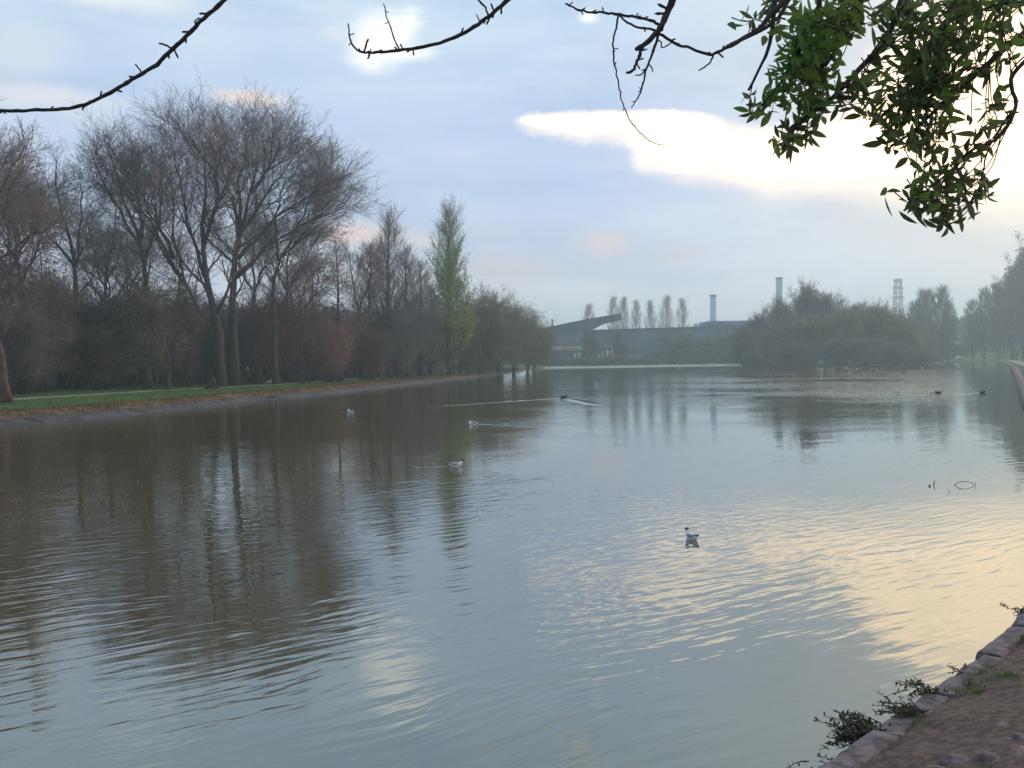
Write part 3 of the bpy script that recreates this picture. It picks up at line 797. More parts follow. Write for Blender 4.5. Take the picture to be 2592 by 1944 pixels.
# columnar poplars
pop = [dict(m=60, t0=.06, t1=.98, ang=24, ang_sd=6, L=lambda t: 8.2 * np.clip(1.12 - t, .12, .8), k=6, up=.22, wig=.05, rr_=.4, rtip=.014),
       dict(m=9, t0=.2, t1=1, ang=26, ang_sd=8, L=1.9, k=4, up=.25, wig=.07, rr_=.6, rtip=.010),
       dict(m=6, t0=.15, t1=1, ang=26, ang_sd=8, L=.95, k=3, up=.25, wig=.08, rr_=.7, rtip=.008)]
def poplar(name, label, group, px, Y, ht, wd=1.0, cm='twig_grey', leaves=None, lm='bud', tk=1.0, cl=.10):
    x = at(px, 900, Y)[0]; z = gz(x, Y)
    tb, cb = MB(), MB()
    P, Rr = stem([(0, 0, -.2), (0, 0, ht * .5), (.2, 0, ht * .93)], .42, .03, 14, .06); tb.tubes(P, Rr, 8)
    P, Rr = P[None], Rr[None]
    sc = ht / 26.
    sp = [dict(s) for s in pop]
    sp[0]['L'] = lambda t: 7.6 * sc * np.clip(1.08 - t, cl, .80) * (wd ** .4); sp[0]['ang'] = 30 * wd; sp[0]['up'] = .15; sp[0]['rr_'] = .35; sp[0]['tpow'] = 1.35
    for q_ in sp: q_['rtip'] *= tk; q_['rmin'] = .008 * tk
    sp[1]['L'] = 2.1 * sc; sp[2]['L'] = 1.05 * sc; sp[1]['m'] = 11; sp[2]['m'] = 7; sp[1]['ang'] = 32; sp[2]['ang'] = 30
    for j, s in enumerate(sp):
        P, Rr = spawn(P, Rr, **s); (tb if j == 0 else cb).tubes(P, Rr, 4 if j == 0 else 3, cap=(j == 0))
    lf = None
    if leaves:
        lf = MB(); L_ = P.reshape(-1, 3); L_ = L_[rng.integers(0, len(L_), leaves[0])]
        keep = rng.random(len(L_)) < np.interp(L_[:, 2] / ht, [0, .1, .55, .8, 1], [.5, 1, .75, .22, .06])
        L_ = L_[keep]; lf.quads_at(L_ + rng.normal(0, .06, L_.shape), leaves[1])
    return place_tree(name, label, 'tree', group, (x, Y, z), tb, cb, 'bark', cm, lf, lm)
G_P = 'grey columnar poplars on the left bank'
poplar('poplar_tree', 'tall columnar poplar in fresh yellow-green leaf, bright against the sky on the left bank', 'columnar poplars', 1138, 148, 25.5, 1.15, 'twig_grey', (52000, .17), cl=.24).scale = (1.15, 1.15, 1)
gp = poplar('poplar_tree', 'tallest of the grey leafless columnar poplars, left of the green one', G_P, 985, 128, 21.5, 1.15, cl=.2)
gp.scale = (1.2, 1.2, 1)
def gcopy(px, Y, sc, label, src=None, group=G_P, rz=None):
    src = src or gp; x = at(px, 900, Y)[0]
    return copy_tree(src, (x, Y, gz(x, Y)), label, random.uniform(0, 6.28) if rz is None else rz, sc, group)
gcopy(938, 126, (1.35, 1.35, .80), 'short grey columnar poplar at the left of its group')
gcopy(1030, 132, (1.35, 1.35, .80), 'grey columnar poplar overlapping the right side of the tallest grey one')
gcopy(1066, 138, (1.35, 1.35, .74), 'grey columnar poplar directly left of the green poplar')
gcopy(1090, 146, (1.1, 1.1, .60), 'lowest grey poplar, half hidden behind the green poplar')
gcopy(1185, 172, (1, 1, .50), 'slim grey poplar behind the right side of the green poplar')

# round willows at the point
wsp = [dict(m=16, t0=.2, t1=1, ang=50, ang_sd=12, L=3.6, k=5, up=-.02, wig=.1, rr_=.6, rtip=.014),
       dict(m=9, t0=.15, t1=1, ang=42, ang_sd=14, L=1.9, k=4, up=-.12, wig=.1, rr_=.7, rtip=.010),
       dict(m=7, t0=.1, t1=1, ang=35, ang_sd=14, L=1.2, k=3, up=-.18, wig=.1, rr_=.7, rtip=.010)]
WIL = {}
def willow(px, Y, wd, ht, label, kind='w', leaves=(20000, .2), lm='willowleaf', group='willows at the tip of the left bank', up=None):
    x = at(px, 900, Y)[0]; z = gz(x, Y)
    if z < 0: z = .2
    if kind in WIL:
        r, w0, h0 = WIL[kind]
        return copy_tree(r, (x, Y, z), label, random.uniform(0, 6.28), (wd / w0, wd / w0, ht / h0), group)
    tb, cb = MB(), MB(); Ps, Rs = [], []
    for i in range(11):
        a = i * 2.4 + rng.uniform(-.3, .3); r = math.sqrt((i + .5) / 11)
        top = np.array([math.cos(a) * r * wd * .36, math.sin(a) * r * wd * .36, ht * (.92 - .32 * r * r)])
        P, Rr = stem([(0, 0, -.2), (top[0] * .1, top[1] * .1, ht * .14), (top[0] * .6, top[1] * .6, ht * .5), top], .30, .03, 8, .1); Ps.append(P); Rs.append(Rr)
    P = np.stack(Ps); Rr = np.stack(Rs); tb.tubes(P, Rr, 6)
    for s in wsp:
        s = dict(s)
        if up is not None: s['up'] = up
        P, Rr = spawn(P, Rr, **s); cb.tubes(P, Rr, 3, cap=False)
    L_ = P.reshape(-1, 3); lf = MB(); lf.quads_at(L_[rng.integers(0, len(L_), leaves[0])] + rng.normal(0, .12, (leaves[0], 3)), leaves[1])
    o = place_tree('willow_tree', label, 'tree', group, (x, Y, z), tb, cb, 'bark', 'twig', lf, lm)
    WIL[kind] = (o, wd, ht); return o
willow(1215, 165, 12, 12.5, 'round grey-green willow just right of the green poplar, its trunk by the bench')
willow(1262, 180, 12, 13.0, 'tallest dome of the round willows at the tip of the left bank')
willow(1300, 196, 12, 12.0, 'thin-topped willow with bare twigs showing, right of the tallest dome')
willow(1335, 212, 11, 10.8, 'lower willow sloping down towards the point of the bank')
willow(1352, 222, 9, 9.0, 'last weeping willow hanging over the water at the very tip of the left bank')
willow(1165, 158, 8, 8.0, 'small shaded willow behind the foot of the green poplar')

# wood behind the left bank: one mass nobody could count
def mass(name, label, pts, n, hfun, dep, m, sz=.5, tw=1.0, cat='wood', density=26):
    """undergrowth along a line: stems, twigs and clumps"""
    line = resample(np.array(pts, float), 1.5)
    mb = MB()
    p = along(line, n, -dep / 2, dep / 2); z = ground_h(p); z = np.maximum(z, .1)
    hs = hfun(p) * rng.uniform(.55, 1.0, n)
    base = np.column_stack([p, z - .1])
    lean = rng.normal(0, .10, (n, 2)) * hs[:, None]
    P = np.stack([base, base + np.column_stack([lean * .4, hs * .5]), base + np.column_stack([lean, hs])], 1)
    Rr = np.tile(np.array([.07, .04, .012]), (n, 1)) * tw
    mb.tubes(P, Rr, 3, cap=False)
    P2, R2 = spawn(P, Rr, 14, .12, 1, 48, 14, lambda t: np.full(t.shape, 2.0), k=4, up=.1, wig=.15, rr_=.6, rtip=.014 * tw)
    mb.tubes(P2, R2, 3, cap=False)
    P3, R3 = spawn(P2, R2, 5, .1, 1, 42, 14, .95, k=3, up=.06, wig=.15, rr_=.7, rtip=.012 * tw)
    mb.tubes(P3, R3, 3, cap=False)
    L_ = P3.reshape(-1, 3); k = n * density
    mb.quads_at(L_[rng.integers(0, len(L_), k)] + rng.normal(0, .2, (k, 3)), sz, 1.3)
    o = mb.build(name, m); tag(o, label, cat, kind='stuff'); return o
bk = [at(x, 900, Y)[:2] for x, Y in ((-420, 62), (-200, 76), (-40, 92), (150, 103), (400, 112), (620, 120), (800, 130), (950, 142), (1080, 156))]
def hw(p):
    u = 1296 + p[:, 0] / p[:, 1] * FP
    return np.interp(u, [-500, -100, 120, 300, 480, 640, 760, 900, 1000, 1100], [13, 12.5, 11, 9.0, 9, 9, 9.0, 8.2, 8.6, 9])
mass('woodland', 'dark brown tangled undergrowth of the wood behind the left bank trees', bk, 1500, hw, 11, M['thicket'], .30, density=26)
bk2 = [at(x, 900, Y)[:2] for x, Y in ((-500, 110), (-40, 128), (400, 145), (800, 165), (1100, 188))]
mass('woodland', 'far dark trees of the wood, seen only as a solid backdrop between the left trunks', bk2, 900, lambda p: np.full(len(p), 10.0), 18, M['thicket'], .8, 1.6, density=50)

# ------------------------------------------------------------------ island and far shore vegetation
G_I = 'shrubs and trees on the island'
isl = [dict(m=14, t0=.15, t1=1, ang=45, ang_sd=12, L=2.6, k=4, up=.06, wig=.15, rr_=.6, rtip=.022),
       dict(m=8, t0=.1, t1=1, ang=40, ang_sd=14, L=1.5, k=3, up=.04, wig=.15, rr_=.7, rtip=.02),
       dict(m=5, t0=.1, t1=1, ang=40, ang_sd=14, L=.9, k=2, up=.04, wig=.15, rr_=.7, rtip=.018)]
bsp_keep = bsp; bsp = isl
def ib(kind, px, Y, wd, ht, label, cm='twig_grey', leaves=(6000, .3), lm='isleaf', group=G_I, name='shrub', cat='shrub'):
    return bush(kind, px, Y, wd, ht, label, cm, leaves, lm, group, cat, name)
ib('i1', 1885, 262, 11, 10, 'low bare shrub at the left tip of the island', leaves=(1500, .25))
ib('i2', 1925, 266, 15, 14.5, 'tall bare twiggy tree at the left shoulder of the island', leaves=(1800, .25), name='island_tree', cat='tree')
ib('i2', 1975, 262, 15, 17.5, 'bare tree on the island with the pale green chimney rising behind it')
ib('i2', 2040, 264, 16, 20, 'highest bare tree in the middle of the island')
ib('i3', 2095, 262, 16, 18.5, 'spiky topped tree on the island, its long shoots leaning right', leaves=(5000, .3), name='island_tree', cat='tree')
ib('i3', 2000, 250, 14, 14, 'olive green tree in front of the highest one on the island')
ib('i4', 1960, 250, 14, 10, 'olive shrub on the near left shore of the island', leaves=(9000, .32))
ib('i4', 2060, 243, 15, 10.5, 'broad dark olive shrub hanging over the water in the middle of the island')
ib('i4', 2140, 243, 15, 11.5, 'olive shrub right of the island middle, down to the water')
ib('i4', 2215, 250, 14, 12.5, 'olive green dome on the right half of the island')
ib('i3', 2165, 262, 14, 15.5, 'ragged olive tree behind the right half of the island')
ib('i1', 2010, 234, 14, 6, 'low grey brush at the foot of the island middle')
ib('i1', 2120, 231, 14, 5.5, 'low grey brush at the water line right of the island middle')
willow(2200, 262, 13, 14, 'yellow-green rounded willow on the right half of the island, left of its twin', 'iw', (16000, .3), 'bud', G_I)
willow(2250, 258, 13, 13.8, 'yellow-green rounded willow that tops the right end of the island')
WIL_src = WIL['iw'][0]
willow(2285, 262, 11, 11.5, 'sloping willow at the right shoulder of the island', 'iw', group=G_I)
ib('i4', 2290, 258, 11, 8, 'dark shrub at the right end of the island')
ib('i4', 2320, 268, 9, 5, 'low dark shrub at the right tip of the island')
ib('i1', 2190, 232, 14, 5.5, 'low grey brush at the water line under the left yellow-green willow')
ib('i1', 2255, 236, 14, 5.5, 'low grey brush at the water line under the right yellow-green willow')
ib('i1', 2310, 247, 13, 5, 'low grey brush at the water line near the right end of the island')
ib('i1', 1940, 256, 13, 5, 'low grey brush at the water line near the left end of the island')
ib('i1', 2350, 300, 10, 4, 'low grey brush beyond the right tip of the island')
ib('i1', 2335, 285, 9, 5, 'brownish brush between the island tip and the columnar trees')

G_S = 'poplars on the skyline behind the blue hall'
fp = poplar('poplar_tree', 'isolated rounded poplar on the skyline above the sloping roof, leftmost of the row', G_S, 1490, 470, 28, 1.5, 'twig_grey', tk=1.7)
for c in fp.children:      # coarser twigs for a far tree: scale the mesh radius by rebuilding is not needed, the copies share it
    pass
for px, Y, s, lab in [(1552, 468, (.95, .95, 1.12), 'slim poplar behind the tip of the sloping roof, left one of a pair'),
                      (1578, 472, (.95, .95, 1.12), 'slim poplar behind the tip of the sloping roof, right one of a pair'),
                      (1612, 470, (.85, .85, 1.06), 'narrowest poplar on the skyline, first one right of the sloping roof'),
                      (1647, 470, (.95, .95, 1.05), 'second poplar right of the sloping roof on the skyline'),
                      (1687, 466, (1.1, 1.1, 1.12), 'tallest poplar on the skyline, third one right of the sloping roof'),
                      (1729, 470, (.95, .95, 1.08), 'poplar nearest to the pale blue chimney, on its left'),
                      (1760, 480, (.95, .95, .66), 'short poplar between the last tall one and the pale blue chimney')]:
    gcopy(px, Y, s, lab, fp, G_S)
G_R = 'poplars beyond the right end of the island'
rp1 = poplar('poplar_tree', 'dense columnar poplar directly beyond the right end of the island', G_R, 2335, 345, 27, 1.45, 'twig_grey', (6000, .3), 'olive', 2.2)
gcopy(2316, 352, (1.15, 1.15, .86), 'lower poplar at the left of the clump beyond the island', rp1, G_R)
gcopy(2352, 350, (1.2, 1.2, 1.0), 'second columnar poplar of the clump beyond the island', rp1, G_R)
gcopy(2385, 346, (1.15, 1.15, 1.04), 'rightmost and tallest poplar of the clump beyond the island', rp1, G_R)
gcopy(2402, 352, (.9, .9, .85), 'thin poplar at the right edge of the clump beyond the island', rp1, G_R)
G_H = 'trees on the grassy slope at the right'
gcopy(2462, 385, (1.15, 1.15, .86), 'smallest tree on the right slope, its leaning trunk at the left end of the row', rp1, G_H)
gcopy(2492, 380, (1.2, 1.2, 1.02), 'slender tree on the right slope, second from the left of the row', rp1, G_H)
ib('i5', 2532, 372, 13, 31, 'tall dense grey tree on the right slope whose crown steps up towards the frame edge', 'twig', (12000, .45), 'thicket', G_H, 'slope_tree', 'tree')
ib('i5', 2562, 362, 14, 37, 'tall dense grey tree on the right slope, behind the highest one')
ib('i5', 2592, 350, 15, 43, 'highest dense grey tree at the right edge of the photograph')
ib('i5', 2640, 345, 18, 40, 'dense grey tree cut off by the right edge of the photograph')
bsp = bsp_keep
fl = [at(x, 900, Y)[:2] for x, Y in ((1650, 340), (1700, 345), (1850, 350), (1990, 380))]
mass('far_hedge', 'lower misty bushes on the far shore at the foot of the hall', fl, 420, lambda p: np.full(len(p), 5.0) + 1.6 * np.sin(p[:, 0] * .21) + 1.3 * np.sin(p[:, 0] * .083), 8, M['farveg'], .7, 2.2, 'hedge', 34)
fl = [at(x, 900, Y)[:2] for x, Y in ((1672, 338), (1740, 338), (1850, 340), (1960, 350))]
mass('far_hedge', 'taller misty bushes on the far shore right of the red kiosks', fl, 300, lambda p: np.full(len(p), 9.5) + 1.2 * np.sin(p[:, 0] * .17), 8, M['farveg'], .8, 2.4, 'hedge', 34)
fl = [at(x, 900, Y)[:2] for x, Y in ((2290, 520), (2400, 540), (2480, 560), (2700, 560))]
mass('far_trees', 'faint blue-grey trees in the mist beyond the head of the lake', fl, 420, lambda p: np.full(len(p), 13.0) + 3 * np.sin(p[:, 0] * .13), 20, M['farveg'], 1.6, 3.5, 'wood', 34)
fl = [at(x, 900, Y)[:2] for x, Y in ((2380, 400), (2440, 405))]
mass('cove_reeds', 'pale brown reeds at the head of the lake left of the white car', fl, 160, lambda p: np.full(len(p), 4.0), 5, M['verge'], .6, 2, 'reeds', 20)
fl = [at(x, 900, Y)[:2] for x, Y in ((1372, 300), (1500, 306), (1660, 318))]
mass('far_brush', 'low rough growth along the far waterline below the grandstand and kiosks', fl, 260, lambda p: np.full(len(p), .9), 4, M['farveg'], .3, 1.2, 'brush', 20)
for px, Y, wd, ht, lab in [(1490, 318, 7, 10.5, 'dark narrow evergreen on the far shore in front of the sloping roof'),
                           (1566, 326, 5.5, 10.0, 'dark evergreen on the far shore right of the red kiosk')]:
    bush('cyp', px, Y, wd, ht, lab, 'twig', (9000, .4), 'evergreen', 'evergreens on the far shore', 'tree', 'evergreen_tree')

# ------------------------------------------------------------------ blue hall, sloping canopy, chimneys, pylon
YB = 412.
def hx(px): return at(px, 900, YB)[0]
def hz(px, py): return at(px, py, YB)[2]
hall = empty('sports_hall', (hx(1600), YB, gz(hx(1600), YB)), 'long low blue-grey hall with a flat dark roof across the far shore', 'building')
o0 = np.array(hall.location)
m_ = MB()
V = []
xs = [1448, 1900, 2060]; tops = [836.5, 823, 818]
for px, py in zip(xs, tops): V += [(hx(px), YB, .3), (hx(px), YB, hz(px, py + 3)), (hx(px), YB + 60, hz(px, py + 3)), (hx(px), YB + 60, .3)]
V = np.array(V) - o0
m_.add(V, [(0, 4, 5, 1), (4, 8, 9, 5), (1, 5, 6, 2), (5, 9, 10, 6), (2, 6, 7, 3), (6, 10, 11, 7), (0, 1, 2, 3), (8, 11, 10, 9)])
m_.build('wall', M['bluewall'], hall)
m_ = MB(); V = []
for px, py in zip(xs, tops): V += [(hx(px) , YB - 1.2, hz(px, py + 2.6)), (hx(px), YB - 1.2, hz(px, py)), (hx(px), YB + 61, hz(px, py)), (hx(px), YB + 61, hz(px, py + 2.6))]
V = np.array(V) - o0
m_.add(V, [(0, 4, 5, 1), (4, 8, 9, 5), (1, 5, 6, 2), (5, 9, 10, 6), (0, 3, 7, 4), (4, 7, 11, 8), (2, 6, 7, 3), (6, 10, 11, 7), (0, 1, 2, 3), (8, 11, 10, 9)])
m_.build('roof', M['roof'], hall)
m_ = MB()
for px in range(1470, 2050, 22): m_.box(hx(px) - o0[0] - .15, hx(px) + .15 - o0[0], -.25, 0, .3, hz(px, 842) - o0[2])
m_.build('wall_ribs', M['bluewall'], hall)
m_ = MB(); m_.box(hx(1800) - o0[0], hx(1930) - o0[0], 3, 26, hz(1800, 826) - o0[2], hz(1860, 811) - o0[2]); m_.build('roof_plant_room', M['bluebox'], hall)
for px in range(1588, 1650, 9):
    m_ = MB(); m_.box(hx(px) - o0[0], hx(px + 5) - o0[0], -.35, -.26, hz(px, 892) - o0[2], hz(px, 884) - o0[2]); m_.build('window', M['glass'], hall)

YS = 380.
def sxx(px): return at(px, 900, YS)[0]
def szz(px, py): return at(px, py, YS)[2]
stand = empty('grandstand', (sxx(1450), YS, .5), 'blue grandstand with a cantilever roof sloping up to the right beside the hall', 'grandstand')
o0 = np.array(stand.location)
topl = [(1340, 839), (1368, 834.5), (1440, 819), (1510, 806), (1574, 796)]
botl = [(1340, 845), (1368, 840), (1440, 835), (1505, 830), (1574, 808)]
def slab(mb, tl, bl, y0, y1, fx, fz):
    n = len(tl); V = []
    for (a, b), (c, d) in zip(tl, bl):
        V += [(fx(a), y0, fz(a, b)), (fx(c), y0, fz(c, d)), (fx(a), y1, fz(a, b)), (fx(c), y1, fz(c, d))]
    V = np.array(V) - o0; q = []
    for i in range(n - 1):
        a = i * 4; b = a + 4
        q += [(a + 1, b + 1, b, a), (a + 2, b + 2, b + 3, a + 3), (a, b, b + 2, a + 2), (a + 3, b + 3, b + 1, a + 1)]
    e = (n - 1) * 4
    q += [(0, 2, 3, 1), (e + 1, e + 3, e + 2, e)]
    mb.add(V, q)
botl = [(1340, 846), (1368, 842), (1440, 838), (1500, 835), (1525, 822), (1550, 813), (1574, 809)]
topl = [(1340, 840), (1368, 834.5), (1440, 819), (1500, 807.5), (1525, 803.5), (1550, 799.5), (1574, 796)]
m_ = MB(); slab(m_, topl, botl, YS - .5, YS + 22, sxx, szz); m_.build('canopy_truss', M['bluewall'], stand)
m_ = MB(); slab(m_, [(a, b - 2) for a, b in topl], [(a, b - .2) for a, b in topl], YS - 2, YS + 24, sxx, szz); m_.build('roof', M['roof'], stand)
m_ = MB(); m_.box(sxx(1340) - o0[0], sxx(1478) - o0[0], 0, 22, 2.6, szz(1440, 839) - o0[2]); m_.build('wall', M['bluewall'], stand)
m_ = MB(); m_.box(sxx(1422) - o0[0], sxx(1500) - o0[0], -1.0, 0, szz(1400, 889) - o0[2], szz(1400, 877) - o0[2]); m_.build('fascia_panel', M['yellow'], stand)
m_ = MB()
for i in range(4):
    zt = 2.6 - i * .6; m_.box(sxx(1345) - o0[0], sxx(1500) - o0[0], -1.0 - i * 1.2, 0.2 - i * 1.2, 0, zt)
m_.build('terrace_steps', M['concrete'], stand)
m_ = MB()
for i, px in enumerate((1391, 1396, 1401, 1406, 1411, 1416)):
    a = sxx(px) - o0[0]; m_.tubes([(a, -3, szz(px, 887) - o0[2]), (a + .5, -3, szz(px, 878) - o0[2])], [.22, .22], 4)
m_.build('railing', M['white'], stand)
for px in (1352, 1400, 1450):
    m_ = MB(); m_.box(sxx(px) - o0[0], sxx(px) - o0[0] + .5, 10, 10.5, szz(px, 838) - o0[2], szz(px, 838) - o0[2] + (5 if px == 1400 else 3.4)); m_.build('roof_mast', M['roof'], stand)
# kiosks and low walls
def kiosk(px0, px1, py0, py1, Y, colr, label, trim='white'):
    x0 = at(px0, 900, Y)[0]; x1 = at(px1, 900, Y)[0]; z0 = gz(x0, Y); z1 = at(px0, py0, Y)[2]
    r = empty('kiosk', ((x0 + x1) / 2, Y, z0), label, 'kiosk'); h = z1 - z0; w_ = (x1 - x0) / 2
    m_ = MB(); m_.box(-w_, w_, 0, 3, 0, h); m_.build('wall', M[colr], r)
    m_ = MB(); m_.box(-w_ - .3, w_ + .3, -.4, 3.3, h, h + .25); m_.build('roof', M['roof'], r)
    for s in (-1, 1):
        m_ = MB(); m_.box(s * w_ - .18, s * w_ + .18, -.3, -.02, 0, h); m_.build('post', M[trim], r)
    m_ = MB(); m_.box(-.5, .5, -.08, -.01, .05, h * .75); m_.build('door', M['glass'], r)
kiosk(1516, 1526, 895, 912, 355, 'red', 'small dark red kiosk on the far shore, left of the bright red one')
kiosk(1538, 1550, 886, 912, 357, 'red', 'bright red kiosk on the far shore, right of the smaller dark red one')
kiosk(1553, 1560, 894, 912, 353, 'brick', 'brick-coloured hut attached right of the bright red kiosk')
kiosk(1455, 1467, 893, 912, 352, 'brick', 'red-brown hut below the middle of the grandstand')
m_ = MB(); x0, x1 = at(1574, 900, 352)[0], at(1668, 900, 352)[0]; m_.box(x0, x1, 352, 352.4, .3, 3.3); m_.box(x0 - .2, x1 + .2, 351.9, 352.5, 3.3, 3.45)
o = m_.build('brick_wall', M['brick']); tag(o, 'low reddish brick wall on the far shore right of the kiosks', 'wall')
# chimneys
def chimney(px, wpx, pyt, Y, matn, label, bands):
    x = at(px, 900, Y)[0]; z0 = gz(x, Y); zt = at(px, pyt, Y)[2] - z0; r_ = wpx / 2 / FP * Y
    r = empty('chimney', (x, Y, z0), label, 'chimney')
    m_ = MB(); m_.tubes([(0, 0, -.5), (0, 0, zt * .5), (0, 0, zt)], [r_ * 1.03, r_ * 1.0, r_ * .97], 20, cap=True); m_.build('shaft', M[matn], r, False)
    for f in bands:
        m_ = MB(); m_.tubes([(0, 0, zt * f - .5), (0, 0, zt * f + .5)], [r_ * 1.09, r_ * 1.09], 20, cap=True); m_.build('band', M['bluewall'], r)
    m_ = MB(); m_.tubes([(0, 0, zt - .2), (0, 0, zt + .9)], [r_ * 1.06, r_ * 1.06], 20); m_.build('rim', M['roof'], r)
chimney(1806, 16, 750, 620, 'paleblue', 'tall pale blue chimney rising beyond the hall, left of the island', (.55,))
chimney(1973, 17, 706, 620, 'palegreen', 'pale green chimney rising behind the bare trees of the island', (.7,))
# pylon
def pylon(px, pyt, Y):
    x = at(px, 900, Y)[0]; z0 = gz(x, Y); H_ = at(px, pyt, Y)[2] - z0
    r = empty('pylon', (x, Y, z0), 'pale lattice pylon on the skyline above the right end of the island', 'pylon')
    m_ = MB(); hw_ = lambda z: np.interp(z, [0, H_ * .6, H_], [5.0, 2.2, 1.6]); nb = 12
    zs = np.linspace(0, H_, nb + 1)
    for sx_, sy_ in ((1, 1), (1, -1), (-1, -1), (-1, 1)):
        m_.tubes([(sx_ * hw_(z), sy_ * hw_(z), z) for z in zs], [.3] * (nb + 1), 4)
    for i in range(nb):
        a, b = zs[i], zs[i + 1]
        for (u, v), (p_, q_) in (((1, 1), (1, -1)), ((1, -1), (-1, -1)), ((-1, -1), (-1, 1)), ((-1, 1), (1, 1))):
            m_.tubes([(u * hw_(a), v * hw_(a), a), (p_ * hw_(b), q_ * hw_(b), b)], [.18, .18], 3)
            m_.tubes([(p_ * hw_(a), q_ * hw_(a), a), (u * hw_(b), v * hw_(b), b)], [.18, .18], 3)
    m_.build('lattice', M['steel'], r)
    for f, l_ in ((.72, 4.5), (.86, 4.2), (.98, 3.2)):
        m_ = MB(); z = H_ * f
        for s in (-1, 1): m_.tubes([(0, 0, z + .8), (s * l_, 0, z)], [.35, .15], 4); m_.tubes([(0, 0, z - .6), (s * l_, 0, z)], [.3, .15], 4)
        m_.build('cross_arm', M['steel'], r)
pylon(2273, 706, 640)
# white car at the head of the lake
x = at(2431, 900, 392)[0]; zc = gz(x, 392)
car = empty('parked_car', (x, 392, zc), 'small white car beyond the head of the lake, foot of the right slope', 'car', rz=.25)
m_ = MB()
prof = [(-2.1, .35), (-2.1, .85), (-1.3, .98), (-.7, 1.42), (.7, 1.45), (1.4, 1.0), (2.1, .85), (2.15, .35)]
V = [(a, s, b) for s in (-.85, .85) for a, b in prof]; n = len(prof)
q = [(i, i + 1, n + i + 1, n + i) for i in range(n - 1)] + [(n - 1, 0, n, 2 * n - 1)]
m_.add(V, q, [(0, i + 1, i) for i in range(1, n - 1)] + [(n, n + i, n + i + 1) for i in range(1, n - 1)])
m_.build('body', M['white'], car)
for s in (-1, 1):
    m_ = MB(); m_.add([(-1.2, s * .86, .98), (-.68, s * .86, 1.36), (.68, s * .86, 1.38), (1.25, s * .86, 1.0)], [(0, 1, 2, 3)]); m_.build('window', M['glass'], car)
    for a in (-1.35, 1.35):
        m_ = MB(); m_.tubes([(a, s * .70, .33), (a, s * .9, .33)], [.33, .33], 14); m_.build('wheel', M['tyre'], car)

